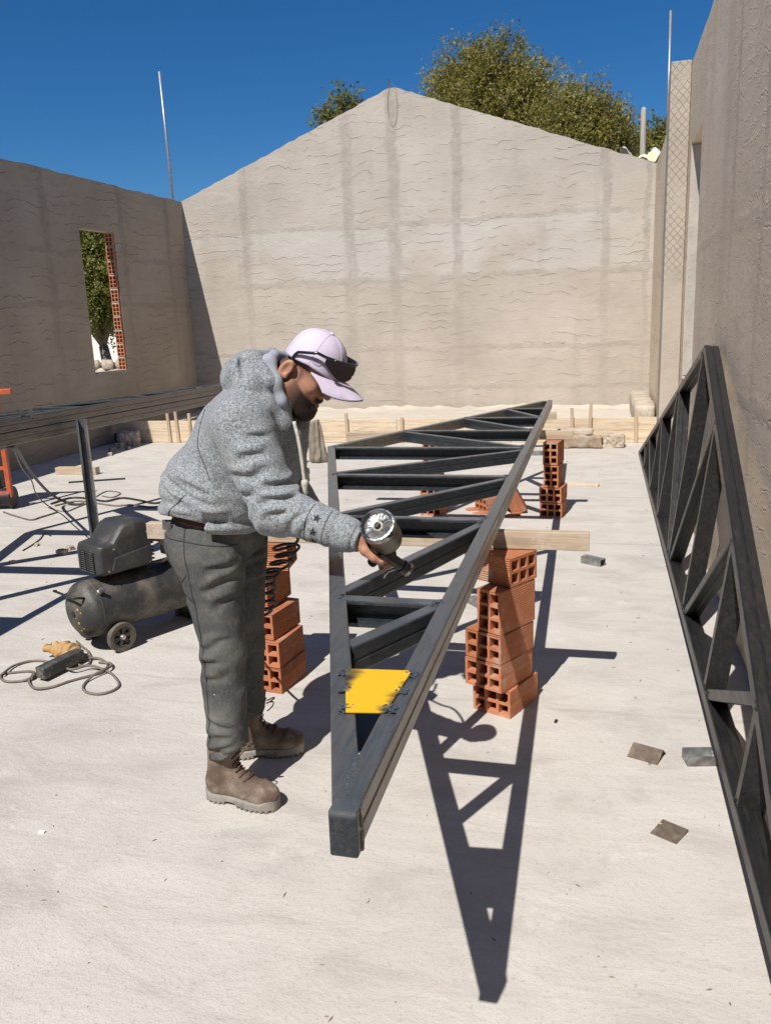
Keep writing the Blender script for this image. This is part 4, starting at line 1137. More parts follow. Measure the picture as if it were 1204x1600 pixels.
offcut('small tube offcut on the floor left of the slim far stack', (838, 708), .22, R(4), .06)
bent = lambda w_, d_, h_: [[(-w_ / 2, -d_ / 2, .0), (w_ / 2, -d_ / 2, .0), (w_ / 2, d_ / 2, h_), (-w_ / 2, d_ / 2, h_)], [(-w_ / 2, -d_ / 2, .003), (w_ / 2, -d_ / 2, .003), (w_ / 2, d_ / 2, h_ + .003), (-w_ / 2, d_ / 2, h_ + .003)]]
M_scrap = simple('brown_scale_plate', (.135, .105, .08), .6, .15, .25, 30, .0008, 60, dirt=(.24, .19, .145), dsc=20)
def plate(label, px, w_, d_, h_, rotz, extra=False):
    mb = MB().loft(bent(w_, d_, h_))
    if extra: mb.loft([[(-w_ / 2, d_ / 2, h_), (w_ / 2, d_ / 2, h_), (w_ / 2, d_ / 2 + .03, .0), (-w_ / 2, d_ / 2 + .03, .0)], [(-w_ / 2, d_ / 2 + .003, h_ + .003), (w_ / 2, d_ / 2 + .003, h_ + .003), (w_ / 2, d_ / 2 + .033, .003), (-w_ / 2, d_ / 2 + .033, .003)]])
    o = obj('scrap_plate', mb, M_scrap, None); o.location = [float(v) for v in at_z(*px, .001)]; o.rotation_euler = (0, 0, rotz)
    return tag(o, label, 'steel plate')
plate('brown steel plate offcut propped up, left of the leaning truss', (1007, 1183), .115, .062, .028, R(-22), True)
plate('brown square steel plate lying alone, nearest the camera', (1045, 1301), .088, .085, .006, R(-30))
def chan(label, px, rotz):
    mb = MB(); o_ = [(-.035, .04), (-.035, .0), (.035, .0), (.035, .04), (.032, .04), (.032, .003), (-.032, .003), (-.032, .04)]
    mb.prism(o_, 0, -.055, .055)
    o = obj('channel_offcut', mb, M_galv, None); o.location = [float(v) for v in at_z(*px)]; o.rotation_euler = (0, 0, rotz); return tag(o, label, 'steel offcut')
chan('bright channel offcut half under the leaning truss', (1092, 1190), R(12))
for k, (px, s_, lab) in enumerate((((98, 866), .055, 'dark clod on the floor left of the shroud louvres'), ((20, 880), .03, 'small stone on the truss shadow at the left edge'), ((58, 853), .03, 'small stone left of the compressor, behind the dark clod'), ((110, 859), .045, 'grey crumb of mortar touching the compressor shadow'))):
    rock('clod', lab, 'clod', at_z(*px), (s_ * 1.6, s_, s_ * .7), 60 + k, k * .9)
for k, (px, s_, lab) in enumerate((((66, 1301), .012, 'white crumb on the floor at the left'), ((1033, 1288), .014, 'pale chip right of the lone square plate'), ((868, 1128), .012, 'dark chip right of the near brick stack'))):
    rock('chip', lab, 'chip', at_z(*px), (s_ * 2.2, s_, s_ * .6), 80 + k, k * .7, None, [M_white, M_board, M_dark][k])
# litter of tiny chips and shavings nobody could count
ch = MB()
for k in range(420):
    X, Y = random.uniform(-4.5, .5), 1.5 + 8.5 * random.random() ** 1.3
    s_ = random.uniform(.0012, .0042) * (1 + .12 * Y); a_ = random.uniform(0, 6.28)
    q0 = np.array([X, Y, .0005]); e1 = np.array([math.cos(a_), math.sin(a_), 0]) * s_ * random.uniform(1, 3.2); e2 = np.array([-math.sin(a_), math.cos(a_), 0]) * s_ * .6
    ch.add([q0 - e1, q0 + e2, q0 + e1, q0 - e2, q0 + [0, 0, s_ * .7]], [(0, 1, 4), (1, 2, 4), (2, 3, 4), (3, 0, 4)])
tag(obj('litter', ch, simple('litter_chips', (.17, .14, .10), .9, var=.6, sc=2, off=False), None), kind='stuff')

# cement bag slumped behind the man
bq = at_z(497, 722)
def bag_fn(p):
    d = rc(p, (0, 0, .06), (-.02, 0, .50), .095, .055); d = smin(d, rc(p, (.05, .0, .03), (.02, 0, .40), .07, .04), .03)
    an_ = np.arctan2(p[:, 1], p[:, 0])
    d = d + .012 * np.sin(an_ * 7 + 2.2 * vnoise(p * 6, 2)) + .008 * vnoise(p * 16, 4)
    d = smax(d, p[:, 2] - (.50 + .25 * p[:, 0]), .02)
    return smax(d, -p[:, 2] + .002, .01)
V, Fq = sdf_mesh(bag_fn, (-.2, -.16, -.02), (.2, .16, .54), .011)
M_bag = simple('kraft_paper', (.24, .20, .155), .85, var=.3, sc=10, bump=.006, bsc=30, dirt=(.16, .135, .11), dsc=9, off=False)
tag(link('paper_bag', np_mesh('paper_bag', V, Fq, M_bag), None, bq), 'crumpled brown paper bag standing on the floor behind the man', 'bag')

# ------------------------------------------------------------------ the man
PO = np.array([-1.25, 2.60, 0.0])      # local frame: x forward (the way he faces), y to his left, z up
def knit_mat(name, dark, light, sc=420):
    t = Tree(name); P = t.obj()
    n = t.noise(t.scale(P, (1, 1, .8)), sc, 2, .75); n2 = t.noise(P, 130, 3, .7); b = t.noise(P, 9, 4, .6)
    col = t.ramp(t.add(t.mul(n, .6), t.mul(n2, .4)), [(.40, dark), (.5, tuple((a + c) / 2 for a, c in zip(dark, light))), (.59, light)])
    col = t.mix(t.mul(t.step(b, .5, .75), .25), col, (.30, .27, .23))
    t.b.inputs['Sheen Weight'].default_value = .15
    return t.out(col, .95, 0, t.bump(t.add(t.mul(n, .0012), t.mul(n2, .0016)), 1.0, 1.0), .1)
M_knit = knit_mat('grey_marl_knit', (.075, .086, .095), (.41, .44, .46), 430)
M_lining = simple('pale_blue_lining', (.30, .33, .38), .95, var=.15, sc=60, bump=.001, bsc=200, off=False)
M_rib = knit_mat('grey_rib_knit', (.10, .11, .12), (.36, .385, .40), 300)
def denim():
    t = Tree('washed_denim'); P = t.obj()
    n = t.noise(t.scale(P, (1, 1, .35)), 160, 2, .7); b = t.noise(P, 6, 5, .65)
    col = t.ramp(b, [(.32, (.052, .055, .058)), (.5, (.082, .083, .082)), (.7, (.142, .136, .125))])
    col = t.mix(t.mul(t.step(n, .45, .65), .3), col, (.155, .148, .135))
    col = t.mix(t.mul(t.step(t.noise(P, 17, 5, .7), .56, .72), .45), col, (.20, .175, .145))
    col = t.mix(t.mul(t.step(t.vor(P, 17), .035, .055, 1, 0), t.step(t.noise(P, 5, 2), .52, .6)), col, (.42, .39, .34))
    return t.out(col, .9, 0, t.bump(t.add(t.mul(n, .0008), t.mul(t.noise(P, 40, 3, .6), .002)), 1, 1), .15)
M_denim = denim()
def skin():
    t = Tree('weathered_skin'); P = t.obj()
    n = t.noise(P, 35, 4, .6)
    col = t.ramp(n, [(.3, (.36, .175, .110)), (.55, (.44, .225, .148)), (.75, (.50, .275, .19))])
    beard = t.mul(t.attr('beard'), t.step(t.noise(P, 480, 2, .8), .3, .55, .82, 1.0))
    col = t.mix(t.mul(t.attr('lips'), .6), col, (.26, .09, .07))
    col = t.mix(beard, col, (.016, .012, .010))
    t.b.inputs['Subsurface Weight'].default_value = .06
    t.b.inputs['Subsurface Radius'].default_value = (.01, .004, .002)
    return t.out(col, .5, 0, t.bump(t.add(t.mul(t.noise(P, 190, 3, .6), .0008), t.mul(t.mul(t.attr('beard'), t.noise(P, 420, 2, .7)), .003)), 1, 1), .35)
M_skin = skin()
M_boot = simple('dusty_boot_leather', (.125, .082, .060), .75, var=.3, sc=14, bump=.0014, bsc=120, dirt=(.25, .205, .165), dsc=13, dlo=.42, dhi=.68, off=False)
M_sole = simple('dusty_boot_sole', (.20, .19, .175), .9, var=.25, sc=20, bump=.001, bsc=90, dirt=(.30, .27, .235), dsc=12, off=False)
M_lace = simple('boot_lace', (.085, .055, .035), .9, var=.3, sc=80)
M_cap = simple('lavender_cotton', (.60, .53, .655), .9, var=.08, sc=8, bump=.0008, bsc=260, dirt=(.47, .41, .50), dsc=12, dlo=.55, dhi=.75, off=False)
M_cap_dark = simple('cap_edge', (.10, .09, .13), .9, off=False)
M_shade = simple('dark_lens', (.014, .008, .016), .08, var=.1, sc=3, spec=.8, off=False)
M_frame = simple('glossy_black_frame', (.010, .010, .014), .2, spec=.6, off=False)
M_cord = simple('pale_cord', (.50, .47, .42), .9, var=.2, sc=90, bump=.002, bsc=160, off=False)

man = thing('person', 'bearded man in grey hoodie and lavender cap bending to spray paint the truss', 'person', PO)

# head frame
HP, HY, HS = R(34), R(5), 1.06
HO = np.array([.290, .0, 1.500])
_hf = np.array([math.cos(HP) * math.cos(HY), math.cos(HP) * math.sin(HY), -math.sin(HP)])
_hl = np.array([-math.sin(HY), math.cos(HY), 0.0]); _hu = np.cross(_hf, _hl)
HM = np.stack([_hf, _hl, _hu], 1)         # columns: forward, left, up
def h2w(p): return HO + (np.asarray(p, float) * HS) @ HM.T
def w2h(p): return ((p - HO) @ HM) / HS
def head_sdf(p):
    q = w2h(p); a = np.abs(q[:, 1]); m = np.stack([q[:, 0], a, q[:, 2]], 1)
    d = ell(q, (.027, 0, .048), (.079, .073, .080))
    d = smin(d, ell(q, (.034, 0, -.028), (.062, .060, .088)), .03)
    d = smin(d, rc(m, (.004, .050, -.052), (.066, .022, -.102), .020, .023), .03)
    d = smin(d, ell(m, (.060, .044, -.022), (.026, .020, .022)), .018)
    d = smin(d, rc(m, (.088, .0, .026), (.076, .040, .024), .011, .009), .014)
    d = smax(d, -sph(m, (.099, .034, .002), .019), .012)
    d = smin(d, ell(m, (.077, .033, .0015), (.0125, .016, .0115)), .004)
    d = smin(d, rc(q, (.092, 0, .014), (.116, 0, -.026), .0075, .0125), .012)
    d = smin(d, sph(m, (.101, .0135, -.032), .0095), .006)
    d = smin(d, ell(q, (.089, 0, -.052), (.014, .030, .014)), .012)
    d = smin(d, ell(q, (.0985, 0, -.0605), (.0075, .022, .0052)), .004)
    d = smin(d, ell(q, (.0965, 0, -.0725), (.0085, .019, .0065)), .004)
    d = smin(d, sph(q, (.084, 0, -.103), .0235), .02)
    # beard and moustache bulk
    bd = beard_mask(q)
    d = d - .006 * bd
    # ears
    e = ell(m, (-.022, .079, -.006), (.019, .0095, .033), rot_y(R(12)))
    e = smax(e, -ell(m, (-.018, .088, -.004), (.0115, .007, .022), rot_y(R(12))), .004)
    e = smin(e, ell(m, (-.012, .079, -.026), (.008, .006, .010)), .004)
    d = smin(d, e, .006)
    return d * HS
def beard_mask(q):
    a = np.abs(q[:, 1]); s = lambda v, lo, hi: np.clip((v - lo) / (hi - lo), 0, 1)
    line = -.046 + .55 * np.clip(.060 - q[:, 0], -.03, .065)       # cheek line rises towards the ear
    jaw = s(line - q[:, 2], -.004, .008) * s(q[:, 0], -.014, .000) * s(q[:, 2], -.16, -.13)
    mous = s(q[:, 0], .070, .080) * s(-.042 - q[:, 2], 0, .004) * s(q[:, 2], -.059, -.056) * s(.034 - a, 0, .006)
    lip = s(q[:, 0], .088, .093) * s(.020 - a, 0, .004) * s(q[:, 2], -.080, -.077) * s(-.057 - q[:, 2], 0, .003)
    return np.clip(np.maximum(jaw, mous) - lip * .9, 0, 1)

SHR, ELR, WRR = np.array([.155, -.185, 1.345]), np.array([.272, -.245, 1.090]), at_y(556, 840, 2.315) - PO
SHL, ELL, WRL = np.array([.150, .185, 1.345]), np.array([.120, .225, 1.075]), np.array([.265, .125, .955])
HPR, KNR, ANR = np.array([-.040, -.095, .90]), np.array([-.004, -.130, .545]), np.array([-.010, -.162, .10])
HPL, KNL, ANL = np.array([-.030, .095, .90]), np.array([-.045, .112, .490]), np.array([-.072, .138, .10])

f_arm = (WRR - ELR) / np.linalg.norm(WRR - ELR)
# spray gun frame first: the hand closes on its grip
GB = at_y(617, 878, 2.385) - PO                                 # gun body, under the cup
cupa = np.array([.10, .74, -.667]); cupa /= np.linalg.norm(cupa)   # from the lid down to the gun
LID = at_y(590, 822, 2.285) - PO
GRIP = np.array([-.118, -.005, -.028]); GRIP /= np.linalg.norm(GRIP)   # grip leaves the body back towards the wrist
GA, GBt = GB + np.array([-.012, .0, -.010]), GB + np.array([-.012, .0, -.010]) + np.array([-.06, .006, -.075])

# right hand: palm, four fingers round the grip, thumb along the near side
PALM = WRR + np.array([.043, .035, -.053])
KN = [np.array([.575, -.075 + .0, .925]), None, None, None]
def chain(p, pts, r0, r1, k=.006):
    d = None; n = len(pts) - 1
    for i in range(n):
        e = rc(p, pts[i], pts[i + 1], r0 + (r1 - r0) * i / n, r0 + (r1 - r0) * (i + 1) / n)
        d = e if d is None else smin(d, e, k * .5)
    return d
def hand_right(p):
    return _hand((p - WRR) / .95 + W0) * .95
W0 = np.array([.487, -.105, .958])
def _hand(p):
    w = W0 + np.array([.004, .004, -.002])
    d = rc(p, w - f_arm * .02, w + [.016, .012, -.018], .027, .028)
    row = [np.array([.538, -.062, .912]), np.array([.544, -.046, .899]), np.array([.542, -.032, .884]), np.array([.532, -.022, .868])]
    for i, (dx, dz, r0, r1) in enumerate(((.010, .004, .025, .0165), (.010, -.004, .025, .0165), (.008, -.012, .024, .016), (.006, -.020, .022, .0145))):
        d = smin(d, rc(p, w + [dx, .004 * i, dz], row[i], r0, r1), .014)
    # fingers: over the grip on the far side and curled back under it
    for i, (L, r) in enumerate(((1.0, .0098), (1.06, .0100), (1.0, .0095), (.82, .0085))):
        a = row[i]
        b = a + np.array([.030, .012, -.012]) * L
        c = b + np.array([.004, -.006, -.024]) * L
        e = c + np.array([-.018, -.012, -.008]) * L
        d = smin(d, chain(p, [a, b, c, e], r * 1.2, r * .9), .006)
    # thumb: from the near side of the palm, along the grip towards the nozzle
    t0 = w + np.array([.012, -.014, -.016]); t1 = np.array([.520, -.122, .921]); t2 = np.array([.546, -.122, .899]); t3 = np.array([.570, -.112, .883])
    d = smin(d, chain(p, [t0, t1, t2, t3], .0185, .0115, .01), .012)
    nail = ell(p, t3 + np.array([.001, -.0105, .004]), (.0075, .003, .006))
    return smin(d, nail, .002)
def hand_left(p):
    w = WRL; d = rc(p, w, w + [.04, -.02, -.02], .026, .03)
    for i in range(4):
        a = w + np.array([.075, -.03, .0 - .018 * i]); b = a + np.array([.035, -.012, -.006]); c = b + np.array([.012, .006, -.022]); e = c + np.array([-.012, .008, -.012])
        d = smin(d, rc(p, w + [.03, -.01, -.004 - .012 * i], a, .02, .014), .014)
        d = smin(d, chain(p, [a, b, c, e], .0105, .0085), .006)
    t0 = w + np.array([.02, -.02, .018]); d = smin(d, chain(p, [t0, t0 + [.035, -.02, .014], t0 + [.065, -.026, .008]], .016, .011, .01), .012)
    return d
def body_sdf(p):
    d = rc(p, (-.05, -.06, .93), (-.05, .06, .93), .10, .10)
    d = smin(d, rc(p, (-.07, 0, 1.0), (.03, 0, 1.22), .125, .135), .06)
    d = smin(d, rc(p, (.03, -.06, 1.24), (.12, -.10, 1.36), .10, .075), .05)
    d = smin(d, rc(p, (.03, .06, 1.24), (.12, .10, 1.36), .10, .075), .05)
    for a, b, c in ((SHR, ELR, WRR), (SHL, ELL, WRL)):
        d = smin(d, rc(p, a, b, .058, .043), .04); d = smin(d, rc(p, b, c, .043, .029), .02)
    for a, b, c in ((HPR, KNR, ANR), (HPL, KNL, ANL)):
        d = smin(d, rc(p, a, b, .088, .055), .04); d = smin(d, rc(p, b, c, .052, .033), .02)
        d = smin(d, rc(p, c, c + np.array([.045, .008, -.035]), .026, .022), .02)
    d = smin(d, rc(p, (.135, 0, 1.385), h2w((-.01, 0, -.03)), .066, .062), .04)
    hb = np.linalg.norm(p - HO, axis=1) < .27
    if hb.any(): d[hb] = smin(d[hb], head_sdf(p[hb]), .015)
    rb_ = np.linalg.norm(p - PALM, axis=1) < .2
    if rb_.any(): d[rb_] = smin(d[rb_], hand_right(p[rb_]), .012)
    lb_ = np.linalg.norm(p - WRL, axis=1) < .2
    if lb_.any(): d[lb_] = smin(d[lb_], hand_left(p[lb_]), .012)
    return d
V, Fq = sdf_mesh(body_sdf, (-.26, -.36, .015), (.74, .34, 1.64), .0039)
me = np_mesh('body', V, Fq, M_skin)
qh = w2h(V)
bm_ = beard_mask(qh) * (np.linalg.norm(V - HO, axis=1) < .22)
brow = np.clip(1 - np.abs(qh[:, 2] - (.026 - .10 * np.abs(np.abs(qh[:, 1]) - .03))) / .005, 0, 1) * (qh[:, 0] > .068) * (np.abs(qh[:, 1]) > .012) * (np.abs(qh[:, 1]) < .05) * (np.abs(qh[:, 2]) < .05)
side_h = (np.abs(qh[:, 1]) < .0735) * np.clip((np.abs(qh[:, 1]) - .05) / .01, 0, 1) * np.clip((.048 - qh[:, 0]) / .015, 0, 1) * np.clip((qh[:, 2] - .008) / .015, 0, 1) * (qh[:, 2] < .12)
back_h = (np.abs(qh[:, 1]) < .0735) * np.clip((-.012 - qh[:, 0]) / .02, 0, 1) * np.clip((qh[:, 2] + .05) / .03, 0, 1) * (qh[:, 2] < .13)
burn = np.clip(1 - np.abs(qh[:, 0] - .022) / .013, 0, 1) * (np.abs(qh[:, 1]) > .045) * (qh[:, 2] > -.04) * (qh[:, 2] < .02)
inh = np.linalg.norm(V - HO, axis=1) < .22
vattr(me, 'beard', np.clip(np.maximum.reduce([np.clip(bm_ * 1.6, 0, 1) * np.clip(.50 + (qh[:, 0] - .015) / .075, .42, 1.0), brow * .85, side_h * .75 * inh, back_h * .8 * inh, burn * .6 * inh]), 0, 1) * inh)
vattr(me, 'lips', ((np.abs(qh[:, 1]) < .02) & (qh[:, 0] > .09) & (qh[:, 2] < -.056) & (qh[:, 2] > -.079) & inh).astype(float))
body = link('body', me, man)
M_eye = simple('eye_white', (.55, .50, .46), .2, off=False); M_iris = simple('dark_iris', (.02, .012, .008), .1, off=False)
for s_ in (-1, 1):
    c_ = h2w((.0775, .033 * s_, .0)); eb = MB().lathe([(.012 * HS * math.sin(a), -.012 * HS * math.cos(a)) for a in np.linspace(.05, 3.09, 10)], c_, _hf - .35 * _hu, 14)
    eo = obj('eye', eb, M_eye, body, smooth=True)
    obj('iris', MB().lathe([(.001, 0), (.0052, 0), (.0045, .0012), (.001, .0016)], c_ + (_hf - .35 * _hu) / np.linalg.norm(_hf - .35 * _hu) * .0121 * HS, _hf - .35 * _hu, 12), M_iris, eo)

# hoodie
TA = R(27); TM = rot_y(TA)
def folds(p, ax, freq, ph=0, sc=7, warp=1.6, seed=0):
    s = p @ np.asarray(ax, float)
    v = np.sin(s * freq + warp * vnoise(p * sc, seed) * 2 + ph)
    return np.sign(v) * np.abs(v) ** 1.2
def crease(p, q0, q1, w, am, y1=-.03, bend=.0):
    """a fold of cloth on the side turned to the right: a valley with a ridge above it, fading at both ends"""
    ax_, az_ = q0[0], q0[2]; bx_, bz_ = q1[0] - q0[0], q1[2] - q0[2]; L2 = bx_ * bx_ + bz_ * bz_; L = math.sqrt(L2)
    t = ((p[:, 0] - ax_) * bx_ + (p[:, 2] - az_) * bz_) / L2
    n = ((p[:, 0] - ax_) * -bz_ + (p[:, 2] - az_) * bx_) / L - bend * L * (1 - (2 * t - 1) ** 2)
    n = n + .006 * np.sin(p[:, 0] * 37 + p[:, 2] * 53 + am * 900)
    if bx_ < 0: n = -n
    am = am * .72
    env = np.clip(1 - (2 * np.clip(t, -.2, 1.2) - 1) ** 2, 0, 1) ** .7 * np.clip((y1 - p[:, 1]) / .05, 0, 1)
    return env * am * (np.exp(-(n / w) ** 2) - .85 * np.exp(-((n - 1.9 * w) / (1.3 * w)) ** 2) - .45 * np.exp(-((n + 2.2 * w) / (1.5 * w)) ** 2))
def gauss(p, c, r): return np.exp(-((p - np.asarray(c)) ** 2).sum(1) / (r * r))
def hoodie_sdf(p):
    T2 = rot_y(R(38))
    d = ell(p, (-.040, 0, 1.075), (.196, .205, .200), TM)
    d = smin(d, ell(p, (.086, 0, 1.262), (.178, .20, .215), T2), .06)
    d = smin(d, rc(p, (.125, -.15, 1.345), (.125, .15, 1.345), .094, .094), .05)
    d = smin(d, rc(p, (.16, 0, 1.37), (.225, 0, 1.44), .110, .095), .05)
    d = smin(d, ell(p, (.15, 0, 1.15), (.10, .15, .13), TM), .06)
    d = smin(d, ell(p, (-.058, 0, 1.0), (.168, .192, .10), rot_y(R(8))), .05)
    # hem: pulled in a little above its edge
    hz = p[:, 2] - (.985 - .17 * p[:, 0] + .04 * (p[:, 1] / .2) ** 2 * (p[:, 0] < 0))
    d = d + .010 * np.exp(-((hz - .045) / .016) ** 2) - .004 * np.exp(-((hz - .018) / .018) ** 2)
    # back and waist folds
    for q0, q1, rw_, am in (((-.20, -.10, 1.185), (.04, -.20, 1.105), .014, .016), ((-.16, -.14, 1.155), (.06, -.20, 1.075), .012, .013), ((-.215, -.06, 1.155), (-.06, -.19, 1.095), .010, .010),
                            ((-.12, -.17, 1.06), (.06, -.20, 1.035), .013, .012), ((-.19, -.12, 1.065), (-.06, -.19, 1.02), .012, .009), ((-.05, -.20, 1.02), (.10, -.17, 1.04), .012, .010),
                            ((.10, -.15, 1.14), (.20, -.13, 1.09), .012, .010), ((.17, -.14, 1.22), (.26, -.06, 1.14), .012, .012), ((-.02, -.19, 1.27), (.03, -.20, 1.13), .013, .009)):
        d = d + crease(p, q0, q1, rw_, am)
    d = d - .004 * gauss(p, (-.02, -.17, 1.08), .17) * folds(p, (.45, .15, .88), 62, 0, 5, 2.2, 3)
    # sleeves
    u = (ELR - SHR) / np.linalg.norm(ELR - SHR); f = f_arm
    a = rc(p, SHR, ELR, .100, .074); a = smin(a, rc(p, ELR, WRR - f * .03, .074, .053), .03)
    a = smin(a, sph(p, ELR + [-.006, 0, -.016], .070), .03)
    for q0, q1, rw_, am in ((ELR + [-.02, -.07, .075], ELR + [.10, -.04, .085], .012, .016), (ELR + [-.035, -.07, .03], ELR + [.09, -.055, .045], .012, .017), (ELR + [-.02, -.07, -.015], ELR + [.085, -.05, .012], .011, .013),
                            (ELR + [.06, -.06, -.055], ELR + [.13, -.03, .02], .010, .011), (ELR + [.10, -.05, -.06], ELR + [.155, -.02, -.01], .010, .009), (SHR + [.02, -.09, -.10], SHR + [.11, -.03, -.075], .013, .013),
                            (SHR + [-.02, -.09, -.155], SHR + [.14, -.05, -.125], .013, .012), (SHR + [.05, -.09, -.03], SHR + [.11, -.02, -.03], .012, .010), (SHR + [.0, -.08, -.21], SHR + [.10, -.06, -.19], .012, .009)):
        a = a + crease(p, q0, q1, rw_, am)
    a = a - .004 * gauss(p, ELR, .14) * folds(p, f * .8 + np.array([.25, 0, -.35]), 80, .4, 7, 2.2, 11)
    a = a - .004 * gauss(p, WRR - f * .10, .06) * folds(p, f, 110, 0, 9, 2.0, 15)
    cuff = (p - WRR) @ f
    a = a + .004 * np.exp(-((cuff + .062) / .006) ** 2)
    a = smax(a, cuff - .004, .006)
    d = smin(d, a, .022)
    b = rc(p, SHL, ELL, .098, .076); b = smin(b, rc(p, ELL, WRL, .076, .055), .03)
    b = b - .007 * gauss(p, ELL, .1) * folds(p, (.5, 0, -.8), 90, 0, 9, 1.5, 17)
    d = smin(d, b, .022)
    # hood rolled round the neck and lying on the back
    ring = hood_ring(p)
    d = smin(d, ring, .014)
    d = smax(d, -hz, .006)
    # opening for neck and face
    d = smax(d, -rc(p, (.215, 0, 1.42), (.36, 0, 1.52), .080, .098), .012)
    d = smax(d, -rc(p, (.295, 0, 1.375), (.42, 0, 1.31), .062, .082), .012)
    d = d - .0035 * vnoise(p * 11, 21) - .0018 * vnoise(p * 28, 22)
    return d
HOODP = [(.120, 0, 1.520), (.128, -.072, 1.508), (.158, -.118, 1.450), (.205, -.122, 1.385), (.240, -.098, 1.330), (.268, -.035, 1.285)]
def hood_ring(p):
    m = np.stack([p[:, 0], -np.abs(p[:, 1]), p[:, 2]], 1); d = None
    rr = [.050, .050, .046, .040, .034, .026]
    for i in range(len(HOODP) - 1):
        e = rc(m, HOODP[i], HOODP[i + 1], rr[i], rr[i + 1]); d = e if d is None else smin(d, e, .02)
    d = smin(d, ell(p, (.092, 0, 1.488), (.068, .112, .074), rot_y(R(35))), .02)
    d = smin(d, rc(m, (.165, -.08, 1.540), (.225, -.105, 1.470), .028, .026), .012)
    d = smin(d, rc(p, (.165, -.08, 1.540), (.165, .08, 1.540), .028, .028), .012)
    # the deep fold between the hanging hood and the standing collar
    d = smax(d, -rc(m, (.128, -.05, 1.585), (.150, -.135, 1.490), .015, .013), .014)
    d = d - .005 * folds(p, (.6, .5, -.6), 70, 0, 8, 1.5, 31) * gauss(m, (.1, -.1, 1.46), .12)
    return d
V, Fq = sdf_mesh(hoodie_sdf, (-.31, -.40, .90), (.60, .36, 1.62), .0052, .012)
hoodie = link('hoodie', np_mesh('hoodie', V, Fq, M_knit), man)
# lining seen inside the hood
def lining_sdf(p):
    m = np.stack([p[:, 0], -np.abs(p[:, 1]), p[:, 2]], 1); d = None
    pts = [(.205, 0, 1.545), (.212, -.070, 1.530), (.238, -.095, 1.465), (.255, -.092, 1.405), (.266, -.072, 1.352)]
    rr = [.020, .022, .021, .016, .010]
    for i in range(len(pts) - 1):
        e = rc(m, pts[i], pts[i + 1], rr[i], rr[i + 1]); d = e if d is None else smin(d, e, .02)
    return d - .0015 * vnoise(p * 25, 3)
V, Fq = sdf_mesh(lining_sdf, (.10, -.15, 1.28), (.34, .15, 1.60), .0045)
link('hood_lining', np_mesh('hood_lining', V, Fq, M_lining), hoodie)
def drawstring(y0, drop, sway):
    a = at_y(459, 658, 2.6 + y0) - PO + np.array([.004, -.01, 0]); pts = [a, a + [.012, -.006, -.05], a + [.020 + sway * .4, -.010, -.11], a + [.026 + sway, -.012, -drop]]
    mb = MB().tube(smooth_path(pts, 6), .0062, 8); e = pts[-1]
    mb.lathe([(.003, .016), (.011, .010), (.0125, -.002), (.009, -.014), (.011, -.03), (.003, -.04)], e, (0, 0, 1), 10)
    obj('drawstring', mb, M_cord, hoodie, smooth=True)
drawstring(-.085, .20, .002); drawstring(.05, .17, .012)
# rib cuff and printed stars on the near sleeve
f_ = (WRR - ELR) / np.linalg.norm(WRR - ELR)
def cuff_sdf(p):
    s = (p - WRR) @ f_
    d = rc(p, WRR - f_ * .052, WRR + f_ * .03, .0445, .040) + .0012 * np.cos(np.arctan2((p - WRR)[:, 2], (p - WRR) @ np.cross(f_, [0, 0, 1])) * 42)
    return smax(smax(d, s - .018, .004), -(s + .058), .004)
V, Fq = sdf_mesh(cuff_sdf, WRR - .11, WRR + .09, .0034)
link('cuff', np_mesh('cuff', V, Fq, M_rib), hoodie)
M_print = simple('black_print', (.018, .018, .02), .8, off=False)
from mathutils.bvhtree import BVHTree
hv = [v.co.copy() for v in hoodie.data.vertices]
bvh = BVHTree.FromPolygons(hv, [tuple(p.vertices) for p in hoodie.data.polygons])
fd = Vector(f_); upd = (Vector((0, 0, 1)) - fd * fd.z).normalized(); outd = fd.cross(upd).normalized()
if outd.y > 0: outd = -outd
def on_sleeve(along, angle, eps=.0012):
    c_ = Vector(WRR) - fd * along; n_ = outd * math.cos(angle) + upd * math.sin(angle)
    hit = bvh.ray_cast(c_ + n_ * .16, -n_)
    if hit[0] is None: return c_ + n_ * .065
    return hit[0] + n_ * eps
for k, a0_ in enumerate((.62, -.08, -.72)):
    ring_ = []
    for i in range(10):
        rr_ = .0145 if i % 2 == 0 else .0062; an_ = math.pi / 2 + i * math.pi / 5
        ring_.append(on_sleeve(.115 + rr_ * math.cos(an_), a0_ + rr_ * math.sin(an_) / .062))
    obj('printed_star', MB().add([sum(ring_, Vector()) / 10 + outd * .0004] + ring_, [(0, i + 1, (i + 1) % 10 + 1) for i in range(10)]), M_print, hoodie, fix=False)
for al in (.085, .145):
    pts = [on_sleeve(al, a, .0002) for a in np.linspace(-1.35, 1.35, 16)]
    obj('stripe_line', MB().tube(pts, .0014, 5), M_print, hoodie)

